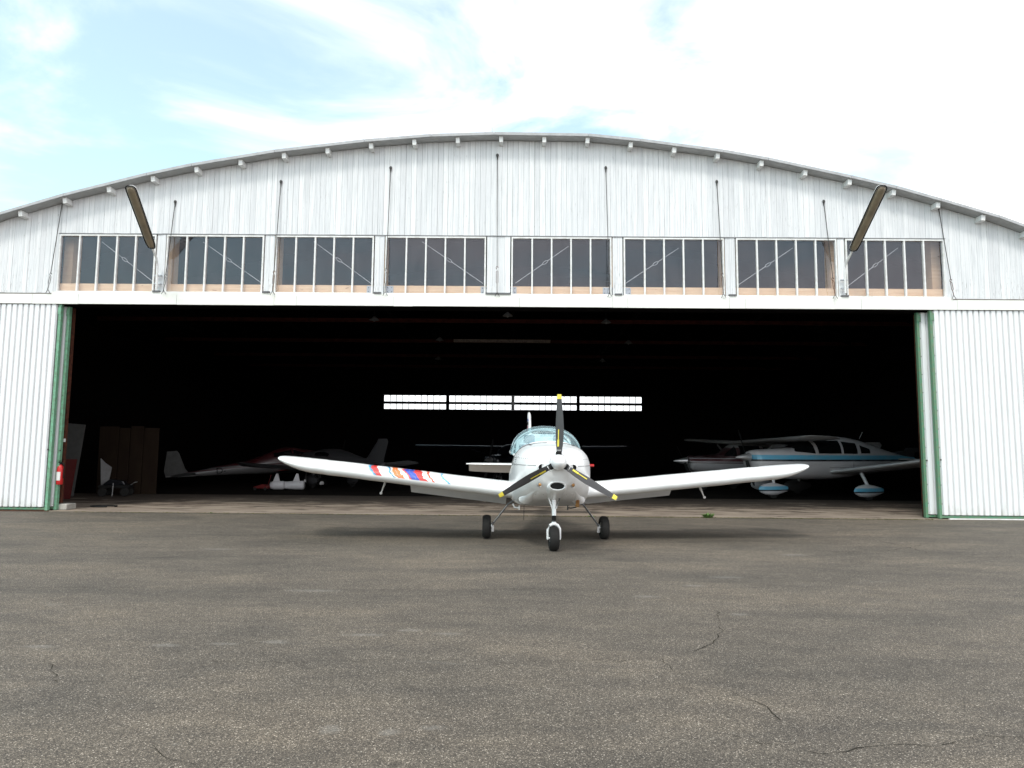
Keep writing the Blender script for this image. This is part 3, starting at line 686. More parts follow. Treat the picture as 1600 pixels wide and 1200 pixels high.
# cockpit
MB().prism([(-.5,1.40),(.5,1.40),(.47,1.56),(.3,1.63),(-.3,1.63),(-.47,1.56)], .93, 1.02).build('instrument_panel', BLACKM, A)
bevel(MB().prism([(-.52,1.50),(.52,1.50),(.45,1.60),(.25,1.665),(-.25,1.665),(-.45,1.60)], .74, .95).build('coaming', worn('coaming', (.28,.30,.33), .8), A), .02)
for sg in (-1, 1):
    s = bevel(MB().prism([(sg*.27-.2,1.25),(sg*.27+.2,1.25),(sg*.27+.18,1.62),(sg*.27-.18,1.62)], 1.75, 1.87).build('seat', SEAT, A), .03)
    bevel(MB().box((sg*.27-.10, 1.78, 1.64), (sg*.27+.10, 1.87, 1.80)).build('headrest', SEAT, s), .03)
bevel(MB().prism([(-.5,1.42),(.5,1.42),(.48,1.68),(.3,1.82),(-.3,1.82),(-.48,1.68)], 2.22, 2.26).build('rear_bulkhead', AWHITE, A), .01)
# spinner & prop
HZc = 1.36
MB().lathe([(.002,-.275),(.025,-.268),(.055,-.245),(.085,-.20),(.108,-.14),(.120,-.07),(.122,0),(.120,.01)], (0,-.49,HZc), 'y', 32).build('spinner', AWHITE, A, smooth=60)
MB().lathe([(.124,0),(.127,.006),(.127,.014),(.12,.018)], (0,-.482,HZc), 'y', 32).build('spinner_backplate', SILVER, A, smooth=60)
BST = [(.150,.090,.040,38),(.19,.098,.036,38),(.26,.114,.030,37),(.36,.130,.024,36),(.50,.134,.020,33),(.66,.116,.016,29),(.80,.094,.012,25),(.93,.074,.010,22)]
TIP = [(.93,.075,.0105,22),(.96,.070,.0095,21),(.993,.064,.008,21),(1.0,.054,.006,21)]
def blade_ring(r, c, th, tw, sw=.0):
    tw = R_(tw); out = []
    for u, w in AF:
        a = (u-.38)*c; b = w*th/2*1.4
        out.append((r, a*cos(tw)-b*sin(tw), a*sin(tw)+b*cos(tw)))   # (radial, tangential, axial)
    return out
def place_blade(ang, rings):
    ca, sa = cos(ang), sin(ang)
    return [[(r*sa+t*ca, -.565-ax, HZc+r*ca-t*sa) for r, t, ax in ring] for ring in rings]
for k, ang in enumerate((R_(-.5), R_(120.5), R_(239.5))):
    bl = MB().rings(place_blade(ang, [blade_ring(*s) for s in smooth_secs(BST, 3)])).build('propeller_blade', PROP, A, smooth=50)
    MB().rings(place_blade(ang, [blade_ring(*s) for s in TIP])).build('blade_tip', YELLOW, bl, smooth=50)
    MB().rings(place_blade(ang, [[(r, .044*cos(a), .028*sin(a)) for a in [2*pi*j/14 for j in range(14)]] for r in (.09, .152)])).build('blade_root', BLACKM, bl, smooth=50)
    MB().rings(place_blade(ang, [[(r, .058*cos(a)*1.0, .040*sin(a)) for a in [2*pi*j/14 for j in range(14)]] for r in (.172, .182)])).build('blade_band', SILVER, bl, smooth=50)
    # printed warning strip on the front face
    for (r0, r1, t0, t1) in ((.23, .33, -.012, .020), (.30, .48, -.002, .014)):
        mk = []
        for rr in (r0, (r0+r1)/2, r1):
            s = interp(BST, rr); tw = R_(s[3]); row = []
            for tt in (t0, t1):
                u = tt/s[1]+.38; th = s[2]*1.4/2*1.0+.0035
                row.append((rr, tt*cos(tw)-th*sin(tw), tt*sin(tw)+th*cos(tw)))
            mk.append(row)
        pl = place_blade(ang, mk); MB().add([p for row in pl for p in row], [(0,1,3,2),(2,3,5,4)]).build('blade_marking', YELLOW, bl)
# chin intake scoop
def ell(cx, cz, a, b, y, n=28): return [(cx+a*cos(t), y, cz+b*sin(t)) for t in [2*pi*k/n for k in range(n)]]
sc = MB().rings([ell(0,1.005,.100,.045,-.30), ell(0,1.005,.104,.048,-.41), ell(0,1.005,.118,.060,-.425), ell(0,1.0,.135,.075,-.40), ell(0,.985,.155,.105,-.30), ell(0,.955,.175,.15,-.10), ell(0,.92,.18,.20,.15), ell(0,.88,.16,.22,.45)], False)
ci = sc.build('chin_intake', AWHITE, A, smooth=60)
o = MB().lathe([(.001,0),(.103,0),(.103,.01)], (0,0,0), 'y', 24).build('intake_mouth', BLACKM, ci)
o.location = (0,-.412,1.005); o.scale = (1,1,.46)
def surf_y(x, z):
    """front surface y of the cowl at (x, z)"""
    for s in F2:
        zc = (s[2]+s[3])/2; h = (s[2]-zc)
        if (abs(x)/s[1])**s[4]+(abs(z-zc)/h)**s[4] < 1: return s[0]
    return 0
for sg in (-1, 1):
    y = surf_y(sg*.235, 1.275)
    c_ = MB().lathe([(.046,.05),(.048,-.01),(.054,-.02),(.061,-.012),(.064,.05)], (sg*.235,y-.01,1.275), 'y', 24).build('cooling_inlet', AWHITE, A, smooth=60)
    MB().lathe([(.001,0),(.047,0),(.047,.004)], (sg*.235,y-.004,1.275), 'y', 20).build('inlet_mouth', BLACKM, c_)
    y = surf_y(sg*.25, 1.015)
    c_ = MB().lathe([(.02,-.004),(.032,-.012),(.038,-.004),(.040,.04)], (sg*.25,y-.032,1.015), 'y', 20).build('landing_light', SILVER, A, smooth=60); y -= .012
    MB().lathe([(.001,-.004),(.018,-.008),(.024,-.003)], (sg*.25,y-.030,1.015), 'y', 16).build('bulb', BRONZE, c_, smooth=60)
    # cheek outlet fairing: tapering half-cone opening rearwards
    rs = []
    for j in range(7):
        t = j/6; cy = -.20+.52*t; cx = sg*(.27+.15*t); cz = .95-.20*t; rr = .012+.088*t
        rs.append([(cx+rr*1.1*cos(a), cy, cz+rr*.75*sin(a)) for a in [2*pi*k/14 for k in range(14)]])
    MB().rings(rs).build('cheek_outlet', AWHITE, A, smooth=60)
    lv = None
    for j in range(5):
        zz = .885-.026*j; xa, xb = sg*(.17+.004*j), sg*(.32+.006*j)
        m = MB().tube([(xa+(xb-xa)*q/5, surf_y(xa+(xb-xa)*q/5, zz)-.004, zz) for q in range(6)], .0085, 6)
        o = m.build('outlet_louvre' if lv is None else 'slat', GREY_PAINT if j % 2 else AWHITE, lv or A, smooth=60); lv = lv or o
# exhaust
ex = MB().tube([(.385,.10,.92),(.388,.16,.86),(.39,.20,.655)], .033, 14).build('exhaust_pipe', BRONZE, A, smooth=50)
MB().tube([(.39,.30,.64),(.30,.30,.62),(.25,.30,.625)], .011, 8).tube([(.25,.30,.59),(.25,.30,.66)], .012, 8).build('drain_pipe', CABLE, ex)
# steps / pitot under left wing root
MB().tube([(-.59,1.0,.62),(-.56,1.0,.56),(-.48,1.0,.55)], .014, 8).tube([(-.48,1.0,.52),(-.48,1.0,.59)], .012, 8).build('fuel_vent', AWHITE, A)
MB().tube([(-.36,1.6,.62),(-.36,1.62,.28)], .005, 5).build('belly_aerial', CABLE, A)
# nose gear
ng = MB().tube([(0,.08,.90),(0,.03,.72),(0,.0,.53)], [.036,.036,.034], 14).build('nose_leg', AWHITE, A, smooth=50)
for sg in (-1, 1): MB().tube([(0,-.02,.90),(sg*.088,-.01,.80),(sg*.03,-.01,.64)], .012, 8).build('leg_brace', AWHITE, ng, smooth=50)
bt = MB()
for k in range(6): bt.lathe([(.030,0),(.037,.008),(.030,.016)], (0,0,.43+.017*k), 'z', 16)
bt.build('shock_gaiter', RUBBER, ng)
fk = MB().tube([(0,0,.45),(0,0,.40)], [.03,.045], 12)
for sg in (-1, 1): fk.tube([(0,0,.405),(sg*.06,0,.385),(sg*.092,0,.33),(sg*.095,.0,.20),(sg*.092,0,.17)], [.026,.024,.022,.018,.016], 8)
fk.tube([(-.105,0,.19),(.105,0,.19)], .014, 8); fk.build('nose_fork', AWHITE, A, smooth=50)
wheel(A, (0,0,.188), .188, .150)
for sg in (-1, 1):
    lg_ = MB().tube([(sg*.55,1.30,.66),(sg*.66,1.31,.585),(sg*.93,1.34,.225)], [.022,.018,.014], 10).build('main_leg', LEGM, A, smooth=50)
    MB().tube([(sg*.68,1.285,.57),(sg*.90,1.31,.28)], .006, 5).build('brake_line', SILVER, lg_)
    br = MB().lathe([(.05,-.012),(.066,-.008),(.066,.008),(.05,.012)], (sg*.935,1.34,.20), 'x', 18); br.box((sg*.915-.02,1.28,.12), (sg*.915+.02,1.33,.22)); br.tube([(sg*.90,1.34,.20),(sg*1.03,1.34,.20)], .018, 8)
    br.build('brake', SILVER, lg_)
    wheel(A, (sg*1.02,1.34,.20), .20, .145)
# wings
def livery():
    M = Mt('wing_livery', (.82,.82,.81), .28, coat=.5); o = M.obj(); x, y, z = M.n('ShaderNodeSeparateXYZ', {0: o}).outputs
    # distance below the wing's upper line
    zl = M.math('SUBTRACT', M.math('MULTIPLY_ADD', x, -.105, .87), z)     # >0 below
    s = M.math('SUBTRACT', x, M.math('MULTIPLY', zl, .85))
    s = M.math('ADD', s, M.math('MULTIPLY', M.math('SUBTRACT', M.noise(o, 7.5, 3), .5), .16))
    s = M.math('ADD', s, M.math('MULTIPLY', M.math('MULTIPLY', zl, zl), -1.2))
    def X(p): return (-3.16+(p-560)*.01057+3.2)/2.0
    Wt = (.82,.82,.81); RD = (.62,.035,.03); OR = (.78,.19,.05); BL = (.035,.075,.42); LB = (.16,.42,.62); DB = (.02,.08,.16); PK = (.85,.35,.28)
    st = [(0,Wt),(X(574),LB),(X(577),(.07,.22,.38)),(X(579.5),RD),(X(590),Wt),(X(605),LB),(X(607.5),DB),(X(609),Wt),(X(612),OR),(X(616.5),PK),(X(617.5),OR),(X(622),Wt),(X(629),PK),(X(631),RD),(X(633.5),BL),(X(640),(.10,.20,.62)),(X(641),BL),(X(646.5),RD),(X(658),Wt),(X(666),OR),(X(668),RD),(X(671.5),Wt),(X(688),LB),(X(692),Wt)]
    c = M.ramp(M.math('DIVIDE', M.math('ADD', s, 3.2), 2.0), st, 'CONSTANT')
    br = M.noise(M.map(o, (30, 8, 8)), 1, 3); c = M.mix(M.ramp(br, [(.66, 0), (.72, .25)]), c, M.mix(.4, c, (.9,.75,.7)))
    keep = M.ramp(zl, [(.100, 1), (.108, 0)])
    M.col(M.mix(keep, Wt, c)); return M.m
LIV = livery()
for sg in (-1, 1):
    st = []
    WS = [(.45,.80,1.52,.825,.335),(.75,.83,1.48,.848,.33),(1.2,.84,1.46,.895,.325),(2.0,.855,1.43,.980,.32),(3.0,.87,1.39,1.085,.31),(3.7,.885,1.36,1.158,.30),(3.98,.885,1.35,1.188,.295),(4.15,.89,1.33,1.215,.27),(4.30,.905,1.29,1.248,.225),(4.42,.93,1.22,1.282,.17),(4.49,.96,1.14,1.306,.125),(4.52,.99,1.06,1.318,.095)]
    WSS = smooth_secs(WS, 3)
    rs = [foil(sg*x, yl, ch*(.76 if x < 3.72 else .76+.24*min(1, (x-3.72)/.1)), z, th, R_(2.0)) for x, yl, ch, z, th in WSS]
    w = MB().rings(rs).build('wing', LIV if sg < 0 else AWHITE, A, smooth=60)
    if sg < 0: w['label'] = 'wing with red, orange and blue swirls on its leading edge'
    def surf_panel(name, x0, x1, defl, chordf, n=6):
        rr = []
        for j in range(n+1):
            x = x0+(x1-x0)*j/n; s = interp(WS, x); hy = s[1]+s[2]*.755; hz = s[3]-hy*0+ -s[2]*.755*sin(R_(2))+.0; ch = s[2]*chordf; d = R_(defl); th = .075
            sec = [(0,th/2),(.15,th*.52),(.6,th*.22),(1,.004),(1,-.004),(.6,-th*.2),(.15,-th*.45),(0,-th/2)]
            rr.append([(sg*x, hy+u*ch*cos(d)+v*sin(d), hz-.01-u*ch*sin(d)+v*cos(d)) for u, v in sec])
        return MB().rings(rr).build(name, AWHITE, w, smooth=40)
    surf_panel('flap', .66, 2.42, 42, .28); surf_panel('aileron', 2.45, 3.70, 3, .25)
    # aileron mass balance under the wing
    s = interp(WS, 2.86); MB().tube([(sg*2.82, 1.72, s[3]-.07), (sg*2.88, 1.62, s[3]-.33)], .011, 6).tube([(sg*2.79, 1.76, s[3]-.07), (sg*2.87, 1.63, s[3]-.31)], .006, 5).sphere((sg*2.885, 1.60, s[3]-.345), .026, 10).build('mass_balance', AWHITE, w, smooth=50)
    for xx in (1.4, 2.3, 3.2):
        s = interp(WS, xx); MB().lathe([(.014,0),(.014,-.01),(.006,-.014)], (sg*xx, 1.1, s[3]-.083), 'z', 8).build('tie_down', CABLE, w)
# tail
rs = [foil(0, 0, 1, 0, 1)]
def fin_ring(z, yl, ch, th):
    return [(v*th/2*1.15 if v > 0 else v*th/2*1.6, yl+u*ch, z) for u, v in AF]
fin = MB().rings([fin_ring(*s) for s in ((1.22,4.75,1.25,.075),(1.6,5.05,1.02,.085),(2.0,5.35,.82,.08),(2.28,5.52,.66,.075),(2.37,5.60,.54,.06),(2.41,5.70,.36,.03))]).build('fin', AWHITE, A, smooth=50)
for z0, z1, mt in ((1.93,2.07,MAGENTA),(2.10,2.16,BLACKM),(2.19,2.24,BLUE)):
    MB().add([(-.038,5.42,z0),(-.050,5.60,z0),(-.050,5.62,z1),(-.038,5.48,z1)], [(0,1,2,3)]).build('fin_marking', mt, fin)
for sg in (-1, 1):
    stb = MB().rings([foil(sg*x, yl, ch, 1.16, th, R_(-1)) for x, yl, ch, th in ((.06,5.05,.50,.07),(.8,5.10,.46,.065),(1.35,5.15,.42,.055),(1.48,5.20,.34,.03))]).build('stabiliser', AWHITE, A, smooth=50)
    rr = []
    for x, yh, ch in ((.10,5.50,.42),(.8,5.51,.40),(1.28,5.53,.37),(1.42,5.54,.34)):
        d = R_(30); th = .045
        rr.append([(sg*x, yh+u*ch*cos(d)+v*sin(d), 1.155-u*ch*sin(d)+v*cos(d)) for u, v in ((0,th/2),(.5,th*.25),(1,.003),(1,-.003),(.5,-th*.25),(0,-th/2))])
    MB().rings(rr).build('elevator', AWHITE, stb, smooth=40)
    if sg > 0:
        for x0, x1, mt in ((.78,.90,RED),(.90,1.14,BLUE),(1.14,1.30,RED),(1.38,1.48,RED)):
            MB().rings([foil(x, 5.095+.03*x/1.5, .16, 1.163, .075) for x in (x0, x1)]).build('tip_marking', mt, stb, smooth=50)

# ============================================================ PARKED AIRCRAFT IN THE HANGAR
def patch(secs, y0, y1, zf, name, mat, parent, sides=(-1, 1), n=16, off=.016, ytop=None):
    """window-like panel hugging the fuselage side; zf(t)->(z0,z1)"""
    for sg in sides:
        vs = []; fs = []
        for i in range(n+1):
            t = i/n
            for j in range(5):
                z0, z1 = zf(t); z = z0+(z1-z0)*j/4; y = y0+(y1-y0)*t+(ytop(j/4) if ytop else 0)
                s = interp(secs, y); zc = (s[2]+s[3])/2; h = (s[2]-zc)
                k = max(0.0, 1-(abs(z-zc)/h)**s[4])**(1/s[4]); vs.append((sg*(s[1]*k+off), y, z))
        for i in range(n):
            for j in range(4): a = i*5+j; fs.append((a, a+1, a+6, a+5))
        MB().add(vs, fs).build(name, mat, parent, smooth=40)
def spat(parent, c, r, L, w, h, mat, tyre=True):
    cx, cy, cz = c; rs = []
    for y, a, b in ((-.5,.05,.1),(-.44,.45,.5),(-.3,.85,.85),(-.1,1,1),(.1,.95,.92),(.3,.62,.65),(.46,.22,.38),(.5,.05,.30)):
        rs.append([(cx+w/2*a*math.copysign(abs(cos(t))**.8, cos(t)), cy+y*L, cz+(h/2)*b*math.copysign(abs(sin(t))**.8, sin(t))) for t in [2*pi*k/16 for k in range(16)]])
    o = MB().rings(rs).build('wheel_fairing', mat, parent, smooth=50)
    MB().lathe([(r*.5,-.06),(r*.95,-.05),(r,0),(r*.95,.05),(r*.5,.06)], (cx, cy-.03*L, r+.008), 'x', 18).build('tyre', RUBBER, o, smooth=50)
def parked(label, nosexy, ndir, secs, body, wing, group, high=False, wz=.78, dih=7, span=4.9, wy=3.1, wchord=1.6, wheels=(), fairing=None, pitch=0, spin=None, ztip=None, tail=(1.5,1.1,.72), finh=1.9, wingmat=None, prop_r=.9, cat='aircraft', z0=0, sw=0, finmat=None):
    th = math.atan2(ndir[0], -ndir[1])
    T = thing('parked_aircraft', label, cat, (nosexy[0], nosexy[1], z0), (R_(pitch), 0, th), group)
    s2 = smooth_secs(secs, 4)
    MB().rings([sring(*s, None, 28) for s in s2]).build('fuselage', body, T, smooth=45)
    y0, hw, zt, zb = s2[0][:4]; zc = (zt+zb)/2
    MB().lathe([(.003,-.52),(.04,-.42),(.09,-.24),(.13,-.03),(.13,0)], (0, y0-.03, zc+.06), 'y', 20).build('spinner', spin or SILVER, T, smooth=50)
    for k in range(2):
        a = R_(60+180*k)+ (nosexy[0]*.7)
        ca, sa = cos(a), sin(a)
        rs = [[(r*sa+t*ca, y0-.14-ax, zc+.06+r*ca-t*sa) for r, t, ax in blade_ring(r, c_, .02, tw)] for r, c_, tw in ((.10,.10,45),(.4,.14,30),(.75,.11,20),(prop_r,.05,15))]
        MB().rings(rs).build('propeller_blade', BLACKM, T, smooth=50)
    for sg in (-1, 1):
        n = 6; rs = []
        for i in range(n+1):
            x = span*i/n; zz = wz+x*math.tan(R_(dih)); tk = .19-.03*i/n; ch = wchord*(1-.12*i/n); yl = wy+.1*i/n
            if i == 0 and not high: yl -= .25; ch += .3
            rs.append(foil(sg*x, yl, ch, zz, tk, R_(2)))
        zz = wz+span*math.tan(R_(dih)); rs.append(foil(sg*(span+.12), wy+.2, wchord*.78, zz+.03, .10, R_(2))); rs.append(foil(sg*(span+.2), wy+.35, wchord*.5, zz+.06, .02, R_(2)))
        w = MB().rings(rs).build('wing', wingmat or wing, T, smooth=50)
        if high:
            MB().tube([(sg*.45, wy+.5, .85), (sg*2.4, wy+.6, wz-.06)], .035, 8).build('wing_strut', wing, T, smooth=50)
        ty = secs[-1][0]
        zt2 = (secs[-1][2]+secs[-1][3])/2+.02
        MB().rings([foil(sg*x, ty-1.0+.12*x, .85-.15*x, zt2, .07-.02*x) for x in (.02, .8, 1.5)]).build('stabiliser', wing, T, smooth=50)
    ty = secs[-1][0]; zt2 = secs[-1][2]-.08
    MB().rings([fin_ring(*s) for s in ((zt2,ty-tail[0],tail[0],.08),(zt2+.25,ty-tail[1]+.05,tail[1],.08),(finh-.1,ty-tail[2]+.27+sw,tail[2],.06),(finh,ty-tail[2]+.34+sw,tail[2]*.8,.02))]).build('fin', finmat or (body if body in (GREYP, NAVY) else wing), T, smooth=50)
    for (x, y, r, L) in wheels:
        if fairing:
            spat(T, (x, y, .31), .19, L, .28, .40, fairing if x >= 0 else GREYP)  # far-side fairing painted dark in place of shade
            MB().tube([(x, y, .38), (x*.82, y, .85)], .05, 8).build('leg', wing, T, smooth=50)
        else:
            wheel(T, (x, y, r), r, .14); MB().tube([(x, y, r), (x*.75, y, .8)], .035, 8).build('leg', wing, T, smooth=50)
    return T, s2
GP = 'light aircraft parked inside the hangar'
# blue-striped four-seater, right
SP = [(.45,.34,1.50,1.02,2.2),(.52,.42,1.54,.92,2.3),(.8,.49,1.57,.80,2.5),(1.4,.54,1.60,.70,2.6),(2.05,.57,1.64,.62,2.7),(2.5,.58,1.80,.60,2.5),(2.95,.585,1.97,.60,2.4),(3.5,.585,2.03,.60,2.4),(4.3,.56,2.01,.64,2.4),(5.1,.48,1.90,.74,2.3),(5.9,.34,1.70,.88,2.2),(7.0,.18,1.46,1.04,2.1),(7.9,.05,1.34,1.16,2.0)]
nd = Vector((-cos(R_(20)), -sin(R_(20)))); nw = Vector((8.15, 5.75)); org = nw+nd*1.30
SP = [(a*.93, b, c-.02, d, e) for a, b, c, d, e in SP]
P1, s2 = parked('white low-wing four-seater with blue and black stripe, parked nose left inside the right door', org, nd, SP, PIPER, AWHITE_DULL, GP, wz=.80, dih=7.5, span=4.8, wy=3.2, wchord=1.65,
    wheels=((0,1.30,.19,1.15),(-1.5,3.62,.19,1.2),(1.5,3.62,.19,1.2)), fairing=PANTS_BLUE, finh=1.65, finmat=GREYP, prop_r=.93)  # fin coloured dark to stand for the shade around it
patch(s2, 1.80, 2.48, lambda t: (1.50-.06*t, 1.54+.34*t), 'windscreen_side', CABIN_GLASS, P1)
patch(s2, 2.60, 3.52, lambda t: (1.44, 1.86), 'cabin_window', CABIN_GLASS, P1)
patch(s2, 3.62, 4.24, lambda t: (1.44, 1.83-.05*t), 'cabin_window', CABIN_GLASS, P1)
patch(s2, 4.40, 4.86, lambda t: (1.45, 1.72-.12*t), 'cabin_window', CABIN_GLASS, P1)
rs = []
for k in range(10):
    y = 1.86+.62*k/9; f = interp(s2, y); zc = (f[2]+f[3])/2; e = f[4]; row = []
    for i in range(23):
        a = R_(40+100*i/22); c_, si = cos(a), sin(a)
        row.append(((f[1]+.018)*math.copysign(abs(c_)**(2/e), c_), y, zc+(f[2]-zc+.018)*abs(si)**(2/e)))
    rs.append(row)
MB().add([p for r in rs for p in r], [(k*23+i, k*23+i+1, k*23+i+24, k*23+i+23) for k in range(9) for i in range(22)]).build('windscreen', CABIN_GLASS, P1, smooth=60)
MB().tube([(0,4.9,1.93),(0,5.05,2.16)], .008, 5).build('aerial', STEEL, P1)
MB().tube([(.55,3.02,1.55),(.55,3.05,1.0),(.545,4.05,.98),(.55,4.05,1.52)], .005, 4).build('door_seam', BLACKM, P1)
# letters under its left wing
for k, (tx, ty) in enumerate(((3.25, 0), (3.75, 0))):
    me = text_mesh('GH'[k], .62, worn('wing_letter', (.30,.30,.31), .6)); o = link('wing_letter', me, P1)
    # left wing of a nose -y aircraft is +x when seen from behind; the side that faces the camera
    o.location = (tx, 3.95, .80+tx*math.tan(R_(7.5))-.115); o.rotation_euler = (pi, R_(7.5)*-1*-1, 0)
# maroon-striped high-wing behind it
SC = [(.20,.30,1.26,.82,2.3),(.27,.38,1.30,.74,2.4),(.7,.46,1.32,.68,2.5),(1.2,.52,1.35,.66,2.6),(1.4,.54,1.40,.64,2.6),(1.8,.55,1.68,.62,2.8),(2.1,.55,1.78,.62,2.8),(3.4,.54,1.77,.64,2.7),(4.3,.44,1.70,.72,2.5),(5.2,.30,1.42,.86,2.3),(6.6,.15,1.26,1.0,2.1),(7.6,.05,1.20,1.08,2.0)]
nd = Vector((-cos(R_(6)), -sin(R_(6))))
P2, s2 = parked('high-wing aircraft with thin maroon stripes and wing struts, behind the blue-striped four-seater', Vector((6.15, 9.3)), nd, SC, CESSNA, worn('grey_white_paint', (.22,.21,.21), .5), GP, high=True, wz=1.78, dih=1.7, span=4.9, wy=1.75, wchord=1.5,  # wings in a greyer, darker white
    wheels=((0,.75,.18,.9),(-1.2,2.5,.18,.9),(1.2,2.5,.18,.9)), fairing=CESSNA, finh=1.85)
patch(s2, 1.42, 1.85, lambda t: (1.30, 1.33+.34*t), 'windscreen_side', CABIN_GLASS, P2)
patch(s2, 1.98, 2.75, lambda t: (1.30, 1.68), 'cabin_window', CABIN_GLASS, P2)
patch(s2, 2.88, 3.6, lambda t: (1.32, 1.66-.12*t), 'cabin_window', CABIN_GLASS, P2)
# tail-dragger, left, lettered D-
SJ = [(.40,.28,1.36,.90,2.2),(.6,.38,1.42,.80,2.4),(1.3,.44,1.46,.72,2.6),(1.9,.46,1.60,.70,2.3),(2.5,.46,1.72,.70,2.2),(3.1,.42,1.60,.74,2.2),(3.9,.34,1.36,.80,2.4),(5.0,.24,1.24,.88,2.6),(6.2,.12,1.12,.96,2.6),(6.9,.04,1.08,1.0,2.0)]
nd = Vector((cos(R_(35)), sin(R_(35)))); tailp = Vector((-12.75, 8.9))
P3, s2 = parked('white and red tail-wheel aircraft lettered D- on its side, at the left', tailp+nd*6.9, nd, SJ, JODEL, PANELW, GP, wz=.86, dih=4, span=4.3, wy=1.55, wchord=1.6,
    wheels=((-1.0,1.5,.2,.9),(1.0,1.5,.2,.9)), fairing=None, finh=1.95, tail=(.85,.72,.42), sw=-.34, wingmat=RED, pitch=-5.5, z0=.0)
P3.location.z = .0
patch(s2, 1.9, 2.35, lambda t: (1.42, 1.46+.16*t), 'windscreen_side', CABIN_GLASS, P3)
patch(s2, 2.42, 3.1, lambda t: (1.40, 1.62-.08*t), 'cabin_window', CABIN_GLASS, P3)
me = text_mesh('D-', .34, BLACKM, .006); o = link('registration_letters', me, P3); s_ = interp(s2, 4.95); o.location = (-s_[1]-.008, 5.05, 1.06); o.rotation_euler = (R_(90), 0, R_(-90)); 
# grey aircraft whose fin shows over the left wing
SG = [(.40,.28,1.26,.86,2.2),(.6,.38,1.32,.76,2.4),(1.5,.48,1.36,.64,2.6),(2.2,.50,1.44,.60,2.3),(3.0,.48,1.42,.62,2.3),(4.0,.36,1.26,.70,2.3),(5.2,.20,1.10,.80,2.2),(6.2,.05,1.02,.88,2.0)]
nd = Vector((-.66, .75)).normalized(); tailp = Vector((-4.35, 6.3))
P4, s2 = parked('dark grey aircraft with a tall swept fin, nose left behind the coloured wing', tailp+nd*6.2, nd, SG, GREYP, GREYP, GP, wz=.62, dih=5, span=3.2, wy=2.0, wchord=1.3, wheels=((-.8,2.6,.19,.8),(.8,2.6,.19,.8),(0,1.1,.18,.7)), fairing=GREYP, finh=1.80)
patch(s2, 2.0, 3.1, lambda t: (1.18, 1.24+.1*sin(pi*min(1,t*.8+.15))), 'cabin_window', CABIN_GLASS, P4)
# dark aircraft at the back, nose-on
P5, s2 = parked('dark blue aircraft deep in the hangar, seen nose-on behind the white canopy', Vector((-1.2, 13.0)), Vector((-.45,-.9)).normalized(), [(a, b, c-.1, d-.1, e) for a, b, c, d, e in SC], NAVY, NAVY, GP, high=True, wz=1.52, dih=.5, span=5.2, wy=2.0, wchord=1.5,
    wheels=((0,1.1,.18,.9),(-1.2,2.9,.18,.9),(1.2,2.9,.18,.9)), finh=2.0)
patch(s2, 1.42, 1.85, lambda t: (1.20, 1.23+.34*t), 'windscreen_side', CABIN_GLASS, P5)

# ============================================================ THINGS AT THE LEFT SIDE
ex = thing('fire_extinguisher', 'red fire extinguisher with white label hung on the rusty post by the left door', 'fire extinguisher', (-10.76, .10, .60))
MB().lathe([(.03,0),(.066,.005),(.072,.03),(.072,.36),(.060,.42),(.03,.455),(.022,.47)], (0,0,0), 'z', 24).build('cylinder', RED, ex, smooth=50)
MB().lathe([(.022,.468),(.024,.50),(.018,.52)], (0,0,0), 'z', 12).build('neck', BLACKM, ex)
MB().box((-.015,-.075,.515), (.015,.035,.53)).box((-.015,-.08,.548), (.015,.02,.56)).build('lever', BLACKM, ex)
MB().tube([(.02,0,.51),(.085,-.01,.50),(.095,-.01,.38),(.088,0,.15)], .011, 8).build('hose', BLACKM, ex, smooth=50)
vs = []; 
for k in range(9):
    a = R_(-130+10*k); vs += [(.0735*cos(a), .0735*sin(a), .10), (.0735*cos(a), .0735*sin(a), .30)]
MB().add(vs, [(2*i, 2*i+2, 2*i+3, 2*i+1) for i in range(8)]).build('label_sheet', LABELW, ex)
nt_ = MB().box((-10.80,.18,1.60),(-10.745,.197,1.68)).build('notice_card', LABELW); tag(nt_, 'small pale card fixed on the rusty post above the fire extinguisher', 'card')
def leaning(name, label, cat, pts, th, mat, y):
    o = MB().prism(pts, y, y+th).build(name, mat); tag(o, label, cat); return o
leaning('wall_panel', 'tall pale board leaning on the left wall behind the door', 'board', [(-13.40,.01),(-13.08,.01),(-12.85,2.12),(-13.60,2.18)], .04, PANELW, 4.15)
leaning('maroon_panel', 'dark maroon panel leaning low behind the fire extinguisher', 'board', [(-13.05,.01),(-12.55,.01),(-12.42,1.12),(-13.05,1.12)], .04, DEEP_RED, 3.2)
for i, (a, b, h) in enumerate(((-13.05,-12.45,2.1),(-12.445,-12.12,2.06),(-12.115,-11.72,2.12),(-11.715,-11.25,2.07))):
    o = MB().box((a, 5.2+.04*i, .01), (b, 5.23+.04*i, h)).build('plywood_sheet', PLY)
    tag(o, ['widest brown plywood sheet, beside the pale board at the left wall', 'narrow plywood sheet, second from the left in the row', 'plywood sheet third from the left, tallest of the row', 'plywood sheet at the right end of the row'][i], 'plywood', 'plywood sheets along the left side')
o = MB().prism([(-12.52,.01),(-12.38,.01),(-12.25,.85),(-12.45,.98),(-12.6,1.12)], 4.6, 4.62).build('white_fin_panel', worn('white_scrap', (.30,.29,.29), .6)); tag(o, 'thin white pointed panel standing in front of the plywood sheets', 'panel')
